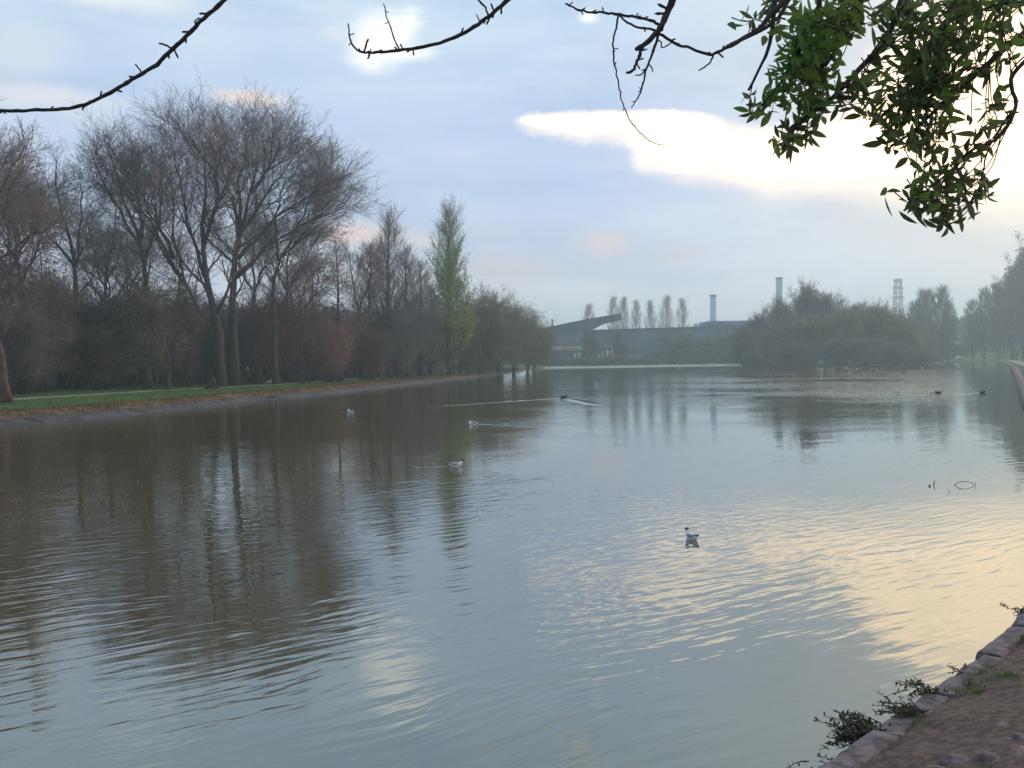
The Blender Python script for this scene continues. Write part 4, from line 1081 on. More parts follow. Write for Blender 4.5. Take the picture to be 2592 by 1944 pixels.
# ------------------------------------------------------------------ people and dog
def skinned(name, joints, edges, radii, m, parent=None):
    me = bpy.data.meshes.new(name); me.from_pydata([tuple(map(float, j)) for j in joints], edges, []); me.update()
    o = link(name, me, m, parent)
    md = o.modifiers.new('skin', 'SKIN')
    for v, r in zip(me.skin_vertices[0].data, radii): v.radius = (r, r) if not isinstance(r, tuple) else r
    me.skin_vertices[0].data[0].use_root = True
    s = o.modifiers.new('sub', 'SUBSURF'); s.levels = 1; s.render_levels = 2
    return o
def person(px, py, label, h=1.7, coat='coat', legs='navy', hair='hair', rz=0, long_coat=True, stride=.22):
    g = on(px, py, .5); s = h / 1.7
    r = empty('person', (g[0], g[1], .5), label, 'person', rz=rz, sc=s)
    J = [(0, 0, .95), (0, 0, 1.15), (0, 0, 1.38), (0, 0, 1.47), (0, .01, 1.60),
         (.09, 0, .90), (.10, stride * .5, .50), (.10, stride * .55, .08), (.10, stride * .55 + .16, .03),
         (-.09, 0, .90), (-.10, -stride * .35, .50), (-.10, -stride * .9, .10), (-.10, -stride * .9 + .14, .03),
         (.19, 0, 1.38), (.25, -.03, 1.12), (.24, .12, .90), (-.19, 0, 1.38), (-.25, .02, 1.12), (-.24, .14, .92)]
    E = [(0, 1), (1, 2), (2, 3), (3, 4), (0, 5), (5, 6), (6, 7), (7, 8), (0, 9), (9, 10), (10, 11), (11, 12), (2, 13), (13, 14), (14, 15), (2, 16), (16, 17), (17, 18)]
    Rd = [.14, .13, .14, .055, .10, .09, .06, .045, .035, .09, .06, .045, .035, .06, .045, .035, .06, .045, .035]
    skinned('body', J, E, Rd, M['skin'], r)
    # coat with sleeves
    m_ = MB(); a = np.arange(16) * 2 * np.pi / 16
    hem = .62 if long_coat else .88
    lv = [(hem, .25, .19), (.9, .225, .17), (1.1, .20, .155), (1.3, .22, .165), (1.41, .20, .14), (1.47, .09, .09)]
    V = np.array([[np.cos(t) * rx, np.sin(t) * ry, z] for z, rx, ry in lv for t in a]); idx = np.arange(len(lv) * 16).reshape(len(lv), 16)
    A, B = idx[:-1], idx[1:]
    m_.add(V, np.stack([A, np.roll(A, -1, 1), np.roll(B, -1, 1), B], -1).reshape(-1, 4))
    for sg, el_, wr in ((1, J[14], J[15]), (-1, J[17], J[18])):
        m_.tubes([(sg * .17, 0, 1.40), el_, (np.array(el_) * .15 + np.array(wr) * .85)], [.085, .07, .058], 10)
    m_.build('coat' if long_coat else 'jacket', M[coat], r, True)
    m_ = MB()
    for sgn, kx, ax in ((1, J[6], J[7]), (-1, J[10], J[11])):
        m_.tubes([(sgn * .09, 0, .93), kx, (ax[0], ax[1], .10)], [.115, .085, .065], 10)
    m_.build('trousers', M[legs], r, True)
    m_ = MB(); m_.ball((0, -.015, 1.645), (.10, .115, .105), 12, 8); m_.ball((0, -.06, 1.58), (.085, .06, .09), 10, 6); m_.build('hair', M[hair], r, True)
    m_ = MB()
    for q_ in (J[8], J[12]): m_.ball((q_[0], q_[1] - .06, .045), (.05, .14, .05), 10, 6)
    m_.build('shoes', M['black'], r, True)
    # face and hands
    m_ = MB(); m_.ball((0, .118, 1.60), (.014, .02, .022), 8, 5)
    for s_ in (-1, 1): m_.ball((s_ * .035, .10, 1.625), (.012, .008, .008), 8, 5)
    m_.build('face', M['skin'], r, True)
    for wr in (J[15], J[18]):
        m_ = MB(); w3 = np.array(wr); m_.ball(w3 + (0, .02, -.05), (.03, .018, .045), 8, 6)
        for f in range(4): m_.tubes([w3 + (0, -.01 + f * .018, -.08), w3 + (0, f * .018, -.12 - (.012 if f in (1, 2) else 0)), w3 + (0, .012 + f * .018, -.145)], [.009, .008, .006], 6)
        m_.tubes([w3 + (0, .03, -.04), w3 + (0, .055, -.075), w3 + (0, .055, -.10)], [.011, .009, .007], 6)
        m_.build('hand', M['skin'], r, True)
    return r
person(628, 973, 'fair-haired person in a maroon coat and dark trousers walking by the two great trees', 1.72, 'coat', 'navy', 'hair', rz=R(-70))
person(660, 973, 'child in dark green clothes walking right of the person in the maroon coat', 1.22, 'greencloth', 'navy', 'hair', rz=R(-60), long_coat=False)
person(1163, 942.5, 'distant person in a bright red top and dark trousers near the willows', 1.7, 'redtop', 'navy', 'hairdk', rz=R(150), long_coat=False, stride=.08)
g = on(680, 974, .5)
dog = empty('dog', (g[0], g[1], .5), 'small pale shaggy dog on the grass beside the child in dark green', 'dog', rz=R(-75))
J = [(0, -.16, .30), (0, 0, .30), (0, .15, .32), (0, .24, .42), (0, .31, .46), (0, .39, .44), (0, -.26, .38), (0, -.30, .46),
     (.07, .16, .18), (.07, .17, .02), (-.07, .12, .18), (-.07, .11, .02), (.07, -.14, .20), (.07, -.22, .11), (.07, -.18, .02), (-.07, -.17, .20), (-.07, -.25, .11), (-.07, -.22, .02), (.04, .29, .53), (-.04, .29, .53)]
E = [(0, 1), (1, 2), (2, 3), (3, 4), (4, 5), (0, 6), (6, 7), (2, 8), (8, 9), (2, 10), (10, 11), (0, 12), (12, 13), (13, 14), (0, 15), (15, 16), (16, 17), (4, 18), (4, 19)]
Rd = [.085, .09, .10, .06, .065, .03, .025, .018, .035, .025, .035, .025, .045, .028, .025, .045, .028, .025, .018, .018]
skinned('body', J, E, Rd, M['fur'], dog)

# ------------------------------------------------------------------ things on the left bank
g = on(535, 984, .5)
st = empty('tree_stump', (g[0], g[1], .5), 'dark tree stump on the lakeside grass below the tallest tree', 'stump')
m_ = MB(); m_.tubes([(0, 0, -.1), (.02, 0, .25), (.04, 0, .6), (.02, 0, .95)], [.62, .45, .38, .33], 12); m_.build('trunk', M['wood'], st, True)
m_ = MB()
for i in range(5): a = i * 1.26; m_.tubes([(0, 0, .1), (math.cos(a) * .5, math.sin(a) * .5, .03), (math.cos(a) * .85, math.sin(a) * .85, -.03)], [.16, .12, .04], 6)
m_.build('roots', M['wood'], st, True)
g = on(1080, 946, .5)
bn = empty('park_bench', (g[0], g[1], .5), 'dark bench with a pale seat on the grass left of the green poplar', 'bench', rz=R(20))
m_ = MB()
for i in range(4): m_.box(-.8, .8, -.25 + i * .13, -.15 + i * .13, .42, .46)
m_.build('seat', M['kerb'], bn)
m_ = MB()
for i in range(3): m_.box(-.8, .8, .27, .30, .52 + i * .13, .62 + i * .13)
m_.build('backrest', M['roof'], bn)
for sx_ in (-.7, .7):
    m_ = MB(); m_.box(sx_ - .04, sx_ + .04, -.26, -.18, 0, .42); m_.box(sx_ - .04, sx_ + .04, .19, .26, 0, .86); m_.box(sx_ - .04, sx_ + .04, -.18, .19, .36, .415); m_.build('leg', M['roof'], bn)
# white sheeted shelter behind the willows
x = at(1200, 900, 205)[0]; zz = gz(x, 205)
bd = empty('pavilion', (x, 205, max(zz, .3)), 'low pale pavilion glimpsed under the willow crowns', 'pavilion')
m_ = MB(); m_.box(-5, 6, 0, 5, 0, 2.2); m_.build('wall', M['bluewall'], bd)
m_ = MB(); m_.add([(-5.5, -.5, 2.2), (6.5, -.5, 2.2), (6.5, 5.5, 2.2), (-5.5, 5.5, 2.2), (-5.5, 2.5, 3.4), (6.5, 2.5, 3.4)], [(0, 1, 5, 4), (2, 3, 4, 5), (0, 3, 2, 1)], [(0, 4, 3), (1, 2, 5)]); m_.build('roof', M['kerb'], bd)
# drift logs on the apron
def log(px, py, L_, r_, label, rz):
    g = on(px, py, .12); r = MB()
    P = np.array([(-L_ / 2, 0, .0), (-L_ / 6, .03, .05), (L_ / 5, -.03, .07), (L_ / 2, .04, .02)])
    r.tubes(P, [r_ * .6, r_, r_ * .9, r_ * .4], 8); r.tubes([P[1], P[1] + (.15, .1, .22)], [r_ * .5, r_ * .2], 5); r.tubes([P[2], P[2] + (.2, -.25, .12)], [r_ * .5, r_ * .15], 5)
    o = r.build('drift_log', M['wood'], None, True); o.location = [float(v) for v in g]; o.rotation_euler = (0, 0, rz)
    tag(o, label, 'log', 'driftwood on the left concrete slope')
log(162, 1054, .42, .05, 'black driftwood at the water line, left one of two near the left edge', .3)
log(226, 1047, .5, .055, 'black driftwood at the water line, right one of two near the left edge', .5)
log(688, 1007, .9, .05, 'long black stick lying at the water line below the dog', .5)
log(788, 996, .9, .05, 'black stick at the water line right of the one below the dog', .4)
# cracks / joints of the apron: dark seams as thin sunk strips
for i, (px, py) in enumerate(((50, 1060), (222, 1040), (305, 1036), (520, 1022))):
    pass

# ------------------------------------------------------------------ birds
def bird(px, py, label, rz, kind='gull', sc=1.0, group='birds on the lake'):
    g = on(px, py, 0)
    r = empty('gull' if kind == 'gull' else 'duck', (g[0], g[1], 0), label, 'gull' if kind == 'gull' else 'duck', group, rz, sc)
    bm_ = M['gull'] if kind == 'gull' else M['wood']; wm_ = M['gullgrey'] if kind == 'gull' else M['black']
    J = [(0, -.02, .035), (0, .08, .045), (0, .115, .09), (0, .125, .13), (0, .14, .15), (0, -.13, .05), (0, -.19, .075)]
    E = [(0, 1), (1, 2), (2, 3), (3, 4), (0, 5), (5, 6)]
    skinned('body', J, E, [.068, .062, .046, .034, .036, .046, .016], bm_, r)
    for s in (-1, 1):
        m_ = MB(); m_.ball((s * .052, -.03, .062), (.016, .105, .036), 10, 7); m_.tubes([(s * .045, -.10, .075), (s * .02, -.20, .105), (s * .008, -.245, .125)], [.02, .012, .003], 6); m_.build('wing', wm_, r, True)
    m_ = MB(); m_.tubes([(0, .165, .150), (0, .198, .145), (0, .215, .140)], [.010, .007, .003], 6); m_.build('beak', M['maroon'] if kind == 'gull' else M['yellow'], r, True)
    m_ = MB(); m_.tubes([(0, -.19, .085), (0, -.235, .10)], [.018, .006], 6); m_.build('tail', M['black'], r, True)
    if kind == 'gull':
        m_ = MB(); m_.ball((0, .143, .156), (.036, .040, .034), 10, 7); m_.build('hood', M['black'], r, True)
    return r
bird(1750, 1364, 'nearest gull, grey-backed, swimming among ripples right of centre', R(22), sc=.85)
bird(1155, 1181, 'gull with a black wingtip heading right with a short wake, left of centre', R(-85), sc=1.05)
bird(1197, 1075, 'white gull trailing a long straight bright wake to the right', R(92), sc=1.2)
bird(887, 1044, 'small white gull on the dark reflection of the left trees', R(60), sc=1.2)
bird(1428, 1007, 'dark duck at the point of the long V-shaped wake', R(-80), 'duck', 1.4)
bird(1510, 972, 'far white gull in front of the reflected skyline poplars', R(80), sc=1.2)
bird(1721, 932, 'tiny white gull close to the far shore', R(60), sc=1.5)
for i, (x, y, l) in enumerate([(2142, 932, 'first'), (2170, 934, 'second'), (2218, 935, 'third'), (2334, 932, 'fourth')]):
    bird(x, y, 'white gull by the foot of the island, %s from the left of four' % l, R(70 + 40 * i), sc=1.6)
bird(2354, 997, 'white gull swimming just left of a dark duck on the right-hand water', R(95), sc=1.2)
bird(2374, 996, 'dark duck swimming just right of a white gull on the right-hand water', R(80), 'duck', 1.3)
bird(2488, 995, 'dark duck farthest right on the lake, with a faint wake', R(-85), 'duck', 1.2)
bird(2287, 943, 'far duck right of the island middle with a bright wake', R(85), 'duck', 1.4)
# sticks standing in the water at the right
def twig_obj(name, P, r_, label, grp='sticks poking out of the water'):
    m_ = MB(); m_.tubes(np.array(P), r_, 6); o = m_.build(name, M['wood'], None, True); tag(o, label, 'stick', grp); return o
a = on(2413, 1228); b = on(2468, 1228)
mid = (a + b) / 2
twig_obj('water_stick', [a + (0, 0, -.1), a + (.02, 0, 0), a * .75 + b * .25 + (0, 0, .065), mid + (0, 0, .085), a * .25 + b * .75 + (0, 0, .065), b + (0, 0, .01), b + (.02, 0, .095)], [.008, .008, .007, .007, .006, .007, .004], 'thin twig bent in a bow over the water near the right edge, mirrored below')
c = on(2363, 1228); twig_obj('water_stick', [c + (0, 0, -.1), c + (.01, 0, .04), c + (.025, 0, .10)], [.011, .010, .008], 'short upright stick in the water left of the bent twig')
c = on(2352, 1231); twig_obj('water_stick', [c + (-.02, 0, -.05), c + (0, 0, .015), c + (.03, 0, .03)], [.014, .016, .012], 'stubby snag just above the water, leftmost of the sticks')
c = on(2408, 1246); twig_obj('water_stick', [c + (0, 0, -.06), c + (-.03, 0, .01), c + (-.10, 0, .07)], [.005, .005, .003], 'faint slanting twig below the bent one')
# floating flecks
n = 1500
pp = []
while len(pp) < n:
    u = rng.uniform(0, 1300); v = rng.uniform(1010, 1330)
    if rng.random() < (1 if u < 1000 else .4): pp.append(on(u, v)[:2])
for _ in range(2600): pp.append(on(rng.uniform(1750, 2560), 930 + abs(rng.normal(0, 70)) + 8)[:2])
pp = np.array(pp); pp = pp[sdist(pp, LAKE) < -.4]; pp = pp[sdist(pp, ISLAND) > .5]
m_ = MB(); n = len(pp); a = rng.uniform(0, 6.28, n); s_ = rng.uniform(.009, .022, n) * (1 + np.linalg.norm(pp, axis=1) / 90)
dx = np.stack([np.cos(a), np.sin(a)], 1) * s_[:, None]; dy = np.stack([-np.sin(a), np.cos(a)], 1) * s_[:, None] * .55
zz = np.full((n, 1), .006)
V = np.stack([np.hstack([pp - dx, zz]), np.hstack([pp - dy, zz + .004]), np.hstack([pp + dx, zz]), np.hstack([pp + dy, zz + .004]),
              np.hstack([pp, zz - .004])], 1).reshape(-1, 3)
b_ = np.arange(n)[:, None] * 5
m_.add(V, b_ + np.array([0, 1, 2, 3]), np.concatenate([b_ + np.array(c) for c in ((1, 0, 4), (2, 1, 4), (3, 2, 4), (0, 3, 4))]))
o = m_.build('floating_flecks', M['foam']); tag(o, 'tiny pale leaves and flecks floating all over the lake', 'debris', kind='stuff')

# ------------------------------------------------------------------ near bank: earth sheet, stone lip, weeds, stones
NL = resample(near[1:-1], .05)
ker = np.ones(9) / 9
NLs = NL.copy()
for i in (0, 1): NLs[4:-4, i] = np.convolve(NL[:, i], ker, 'valid')
def vnoise(P, sc, seed):
    r_ = np.random.default_rng(seed); out = np.zeros(len(P))
    for i in range(14):
        k = r_.normal(0, 1, 2) * sc; out += np.sin(P @ k + r_.uniform(0, 6.28)) / 14 ** .5
    return out
offs = np.concatenate([[0.07], np.linspace(.1, 3.2, 84), np.linspace(3.4, 9, 16)])
rows = []
for od in offs:
    p = offset_poly(NLs, -od)
    z = np.interp(od, [0, .12, .25, 3.6, 9, 30], [.22, .27, .30, 1.12, 1.45, 1.6])
    zz = z + vnoise(p, 2.2, 1) * .022 * min(1, od * 3) + vnoise(p, 7, 2) * .009 + vnoise(p, 22, 3) * .004 + rng.normal(0, .0035, len(p))
    rut = np.exp(-((od - 1.15 - .12 * vnoise(p, .9, 5)) / .12) ** 2) * .05
    zz -= rut
    rows.append(np.column_stack([p, zz]))
k = len(rows); n = len(NLs); V = np.concatenate(rows); idx = np.arange(k * n).reshape(k, n)
q = np.stack([idx[:-1, :-1], idx[1:, :-1], idx[1:, 1:], idx[:-1, 1:]], -1).reshape(-1, 4)
bank = link('bank', mesh_np('bank', V, [q], True), M['earth']); tag(bank, kind='structure')
def bank_z(p):
    d = float(sdist(np.array([p[:2]]), LAKE)[0]); return float(np.interp(d, [0, .25, 3.6, 9, 30], [.22, .285, 1.12, 1.45, 1.6]))
# stone lip in separate slabs
seg = np.concatenate([[0], np.cumsum(np.linalg.norm(np.diff(NLs, axis=0), axis=1))])
labels_e = {}
s0 = 0; i_e = 0
cuts = []
while s0 < seg[-1] - .6:
    L_ = random.uniform(1.0, 1.5); cuts.append((s0, min(s0 + L_, seg[-1]))); s0 += L_
edge = empty('stone_edging', (NLs[len(NLs) // 2][0], NLs[len(NLs) // 2][1], 0), 'worn purplish stone edging of the near bank at the lower right', 'edging')
eo = np.array(edge.location)
for (a, b) in cuts:
    sel = (seg >= a - .01) & (seg <= b - .03); pts = NLs[sel]
    if len(pts) < 5: continue
    dz = random.uniform(-.03, .015); dd = random.uniform(-.03, .03)
    prof = [(.055, -.35), (.062, .10), (.064, .225), (.052, .272), (.03, .286), (-.05, .290), (-.125, .288), (-.14, .20), (-.14, -.3)]
    rowsv = []
    for o_f, z in prof:
        p = offset_poly(pts, o_f + dd)
        zz = z + dz + vnoise(p, 9, 11) * .006 + vnoise(p, 25, 12) * .003
        pn = offset_poly(pts, o_f + dd) ; pn = pn + offset_poly(pts, 1) * 0
        rowsv.append(np.column_stack([pn + np.stack([vnoise(p, 11, 13), vnoise(p, 11, 14)], 1) * .008, zz]) - eo)
    kk = len(rowsv); nn = len(pts); Vv = np.concatenate(rowsv); ix = np.arange(kk * nn).reshape(kk, nn)
    qq = np.stack([ix[:-1, :-1], ix[1:, :-1], ix[1:, 1:], ix[:-1, 1:]], -1).reshape(-1, 4)
    # end caps
    me_ = MB(); me_.add(Vv, qq)
    for col_, fl_ in ((0, 1), (nn - 1, -1)):
        c_ = Vv[ix[:, col_]]; me_.add(np.vstack([c_, c_.mean(0)]), (), [((j, (j + 1) % kk, kk) if fl_ > 0 else ((j + 1) % kk, j, kk)) for j in range(kk)])
    me_.build('edge_slab', M['stone'], edge)
# rocks and pebbles
def rock_mb(r_, seed, flat_=.55):
    rr_ = np.random.default_rng(seed); m_ = MB(); m_.ball((0, 0, 0), 1, 12, 8); V = m_.V[0]
    dirs = rr_.normal(size=(9, 3)); dirs /= np.linalg.norm(dirs, axis=1, keepdims=True)
    for d_ in dirs:
        s_ = V @ d_; lim = rr_.uniform(.55, .85); V -= np.clip(s_ - lim, 0, None)[:, None] * d_
    V *= np.array([1, rr_.uniform(.6, .9), flat_]) * r_; m_.V[0] = V; return m_
def bank_at(px, py):
    """the bank point seen there (march along the ray)"""
    d = ray(px, py); t_ = 2.0
    for _ in range(400):
        p = np.array([0, 0, HC]) + d * t_
        if p[2] <= bank_z(p): break
        t_ += .02
    p[2] = bank_z(p); return p
for i, (x, y, r_, lab) in enumerate([(2558, 1848, .13, 'rounded purplish rock half buried in the earth, highest of the near rocks'),
                                     (2428, 1940, .13, 'flat rock at the bottom edge of the photograph, leftmost of the near rocks'),
                                     (2505, 1934, .14, 'broad dark rock at the bottom edge between two others'),
                                     (2578, 1925, .15, 'brown rock cut by the right edge near the bottom corner'),
                                     (2480, 1898, .09, 'small rock just above the broad one at the bottom edge'),
                                     (2540, 1890, .11, 'rock in the second row, between the small one and the right edge'),
                                     (2592, 1880, .10, 'rock cut by the right edge just below the rounded purplish one'),
                                     (2375, 1955, .10, 'rock barely showing at the bottom edge, left of the flat one'),
                                     (2440, 1880, .05, 'fist-sized stone lying alone left of the second row of rocks'),
                                     (2590, 1760, .06, 'fist-sized stone by the right edge, above the rounded purplish rock')]):
    p = bank_at(x, y); o = rock_mb(r_, 30 + i, .42).build('rock', M['rock']); o.location = [float(p[0]), float(p[1]), float(p[2]) + r_ * .04]; o.rotation_euler = (.15, 0, i * 1.3)
    tag(o, lab, 'rock', 'rocks on the near bank')
m_ = MB()
base_r = rock_mb(1, 5).V[0]; base_q = np.concatenate(rock_mb(1, 5).Q)
for i in range(9000):
    s_ = random.random(); od = .18 + 2.9 * random.random() ** 1.1
    j = int(s_ * (len(NLs) - 2)); pt = NLs[j]; T = NLs[j + 1] - NLs[j]; T = T / np.linalg.norm(T)
    p = np.array([pt[0] + T[1] * od, pt[1] - T[0] * od]); z = np.interp(od, [0, .25, 3.6, 9], [.22, .285, 1.12, 1.45])
    r_ = random.choice([.005, .006, .006, .008, .01, .013, .022]) * random.uniform(.7, 1.3); a = random.uniform(0, 6.28)
    Rm = np.array([[math.cos(a), -math.sin(a), 0], [math.sin(a), math.cos(a), 0], [0, 0, 1]])
    m_.add(base_r * r_ @ Rm.T + np.array([p[0], p[1], z]), base_q)
o = m_.build('gravel', M['grit']); tag(o, 'loose grit and pebbles scattered over the near earth bank', 'gravel', kind='stuff')
# green growth behind the lip
n = 22000; j = rng.integers(0, len(NLs) - 1, n)
odc = .10 + np.abs(rng.normal(0, .15, n)); T = NLs[j + 1] - NLs[j]; T /= np.linalg.norm(T, axis=1, keepdims=True)
p = NLs[j] + np.stack([T[:, 1], -T[:, 0]], 1) * odc[:, None]
keep = (vnoise(p, 1.6, 21) + .35 * vnoise(p, 6, 22) + (p[:, 1] - 7.6) * .6) > .1
p = p[keep]; odc = odc[keep]
z = np.interp(odc, [0, .25, 3.6], [.24, .275, 1.12])
m_ = MB(); V, Tt = blades(np.column_stack([p, z]), .055, .012, .8); m_.add(V, (), Tt)
m_.quads_at(np.column_stack([p, z + .015])[::2], .035, 1.3)
o = m_.build('bank_grass', M['blade']); tag(o, 'low green grass and moss growing behind the near stone edging', 'grass', kind='stuff')
for (x, y, lab) in [(2560, 1722, 'small green grass tuft on the near earth bank by the right edge'), (2338, 1842, 'small yellow-green grass tuft on the bare near earth bank')]:
    c = bank_at(x, y); n = 160; m_ = MB(); pp_ = np.column_stack([rng.normal(0, .05, n), rng.normal(0, .05, n), np.zeros(n)]); V, Tt = blades(pp_, .06, .008, .6); m_.add(V, (), Tt)
    o = m_.build('grass_tuft', M['blade']); o.location = [float(q_) for q_ in c]; tag(o, lab, 'grass tuft', 'tufts on the near bank')
# weeds hanging over the lip
def leaf_mesh(mb, base, dirv, up, L_, W_, bend=.25):
    d = dirv / (np.linalg.norm(dirv) + 1e-9); s_ = np.cross(d, up); s_ /= np.linalg.norm(s_) + 1e-9; nrm = np.cross(s_, d)
    us = np.array([0, .18, .42, .68, .88, 1.0]); ws = np.array([.06, .62, 1.0, .82, .4, .0])
    V = []
    for u, w_ in zip(us, ws):
        c = base + d * L_ * u - nrm * L_ * bend * u * u
        V += [c - s_ * W_ / 2 * w_ + nrm * W_ * .16 * w_, c, c + s_ * W_ / 2 * w_ + nrm * W_ * .16 * w_]
    q = []
    for i in range(5):
        a = i * 3; q += [(a, a + 1, a + 4, a + 3), (a + 1, a + 2, a + 5, a + 4)]
    mb.add(V, q)
def weed(px, py, z, label, nst, L_, dirw, leafL=.045):
    c = on(px, py, z); r = empty('weed', c, label, 'plant', 'weeds on the near stone edging')
    sm, lm_ = MB(), MB()
    for i in range(nst):
        a = rng.normal(0, .45); d = np.array([dirw[0] * math.cos(a) - dirw[1] * math.sin(a), dirw[0] * math.sin(a) + dirw[1] * math.cos(a), rng.uniform(-.12, .42)]); d /= np.linalg.norm(d)
        l = L_ * rng.uniform(.4, 1.1); P = [rng.normal(0, .05, 3) * (1, 1, .2)]
        for k_ in range(5):
            d = norm(d + np.array([0, 0, -.07]) + rng.normal(0, .12, 3)); P.append(P[-1] + d * l / 5)
        P = np.array(P); sm.tubes(P, np.linspace(.0045, .0018, 6), 5)
        for k_ in range(int(14 * l / .3) + 4):
            f = rng.uniform(.1, 5); j_ = min(int(f), 4); b = P[j_] * (1 - f + j_) + P[j_ + 1] * (f - j_)
            dv = rng.normal(0, 1, 3) + np.array([0, 0, .5]); leaf_mesh(lm_, b, dv, np.array([0, 0, 1.]) + rng.normal(0, .3, 3), leafL * rng.uniform(.5, 1.3), leafL * .42, .2)
    sm.build('stems', M['weedred'], r); lm_.build('leaves', M['weed'], r)
wd_ = (-.8, .35)
weed(2225, 1850, .27, 'largest leafy weed reaching out over the water, lowest on the stone edging', 30, .34, wd_)
weed(2190, 1868, .2, 'ragged weed with dark leaves hanging by the lowest part of the edging', 22, .28, (-.9, .1))
weed(2310, 1800, .30, 'bushy weed on the edging in the middle, with a spiky shoot', 34, .22, wd_, .03)
weed(2350, 1745, .30, 'brown-tinged weed on top of the edging above the bushy one', 16, .2, wd_, .035)
weed(2436, 1700, .30, 'small sprig on the edging beside the tuft of green', 4, .16, (-.7, .6), .03)
weed(2600, 1550, .30, 'sprig of weed at the right edge of the photograph', 6, .2, (-.7, .6), .04)
weed(2112, 1944, .25, 'small weed at the bottom edge where the bank meets the water', 5, .16, wd_, .028)
weed(2600, 1340, 1.0, 'dark leafy tip poking in at the right edge above the water', 5, .1, (-.7, .2), .04) if False else None
for (x0, y0, x1, y1, lab) in [(2425, 1722, 2530, 1702, 'long pale stick lying on the near earth bank by the green growth'), (2390, 1745, 2460, 1727, 'shorter dark stick lying below the long pale one')]:
    a = bank_at(x0, y0); b = bank_at(x1, y1); m_ = MB(); m_.tubes([a + (0, 0, .012), (a + b) / 2 + (0, .01, .03), b + (0, 0, .015)], [.006, .007, .004], 6)
    o = m_.build('fallen_stick', M['wood'], None, True); tag(o, lab, 'stick', 'sticks on the near bank')

# ------------------------------------------------------------------ overhanging branches near the camera
def pxs(pts, Y0, Y1=None):
    Y1 = Y0 if Y1 is None else Y1; n = len(pts)
    return np.array([at(x * 1.1718, y * 1.1718, Y0 + (Y1 - Y0) * i / max(1, n - 1)) for i, (x, y) in enumerate(pts)])
def smooth_line(P, k=28):
    P = np.array(P); n = len(P); tt = np.linspace(0, n - 1, k); out = []
    Pe = np.vstack([2 * P[0] - P[1], P, 2 * P[-1] - P[-2]])
    for u in tt:
        i = min(int(u), n - 2); f = u - i; a, b, c, d = Pe[i], Pe[i + 1], Pe[i + 2], Pe[i + 3]
        out.append(.5 * ((2 * b) + (-a + c) * f + (2 * a - 5 * b + 4 * c - d) * f * f + (-a + 3 * b - 3 * c + d) * f ** 3))
    return np.array(out)
def twigline(mb, pts, w0, w1, Y0, Y1=None, budm=None, k=28, nb=0):
    """w in photo pixels (full size) of thickness"""
    P = smooth_line(pxs(pts, Y0, Y1), k); kn = rng.normal(0, .0011, P.shape); kn[0] = 0; P = P + kn
    r_ = np.linspace(w0, w1, k) / 2 / FP * np.linspace(Y0, Y1 or Y0, k) * (1 + rng.normal(0, .07, k))
    mb.tubes(P, r_, 8)
    if budm is not None:
        for _ in range(nb):
            i = rng.integers(2, k - 2); d = rng.normal(size=3); d[1] *= .3; d = norm(d + norm(P[i + 1] - P[i]) * .5)
            L_ = rng.uniform(1.6, 3.2) * r_[i] + .004
            budm.tubes([P[i], P[i] + d * L_ * .5, P[i] + d * L_, P[i] + d * L_ * 1.35], [r_[i] * .45, r_[i] * .32 + .0008, r_[i] * .42 + .0008, .0004], 6)
    return P
# 1: left
r = empty('overhanging_branch', at(-100, 330, 3.1), 'dark budding branch sweeping across the top left corner of the sky', 'branch', 'branches hanging in from above')
o0 = np.array(r.location)
def fin(mb, name, m, par):
    mb.V = [v - o0 for v in mb.V]; return mb.build(name, m, par, True)
mm = MB()
twigline(mm, [(640, -150), (560, -70), (485, 0), (430, 50), (380, 100), (330, 145), (270, 180), (210, 215), (150, 234), (75, 238), (0, 239), (-90, 228)][::1], 12, 8, 3.0, 3.2, mm, 60, 26)
fin(mm, 'main_stem', M['branch'], r)
mm = MB()
twigline(mm, [(372, 103), (358, 98), (343, 93)], 5, 4, 3.08, nb=0, k=6); twigline(mm, [(305, 158), (300, 148), (293, 139)], 4, 4, 3.1, k=6); twigline(mm, [(5, 240), (-4, 246), (-15, 262)], 6, 4, 3.2, k=6)
twigline(mm, [(440, 42), (428, 40), (418, 48)], 5, 3, 3.05, k=6)
fin(mm, 'side_twigs', M['branch'], r)
# 2: middle
r = empty('overhanging_branch', at(1330, -60, 3.0), 'curved bare branch hanging like a hook at the top centre, with thin upright shoots', 'branch', 'branches hanging in from above')
o0 = np.array(r.location); mm = MB()
twigline(mm, [(1240, -150), (1165, -70), (1095, 0), (1050, 40), (1000, 72), (940, 95), (880, 107), (820, 112), (785, 113), (768, 105), (756, 84), (752, 52)], 13, 3.5, 3.0, 3.1, mm, 60, 18)
fin(mm, 'main_stem', M['branch'], r); mm = MB()
twigline(mm, [(862, 106), (850, 80), (838, 45), (828, 8)], 4.5, 2.5, 3.08, budm=mm, k=14, nb=3)
twigline(mm, [(787, 112), (790, 100), (795, 86)], 5, 5, 3.08, k=6); twigline(mm, [(797, 115), (797, 121), (795, 128)], 6, 4, 3.08, k=6)
twigline(mm, [(1055, 33), (1046, 14), (1030, -4)], 5, 5, 3.02, k=8); twigline(mm, [(1035, 45), (1031, 38), (1028, 32)], 4, 2, 3.02, k=5)
fin(mm, 'side_twigs', M['branch'], r)
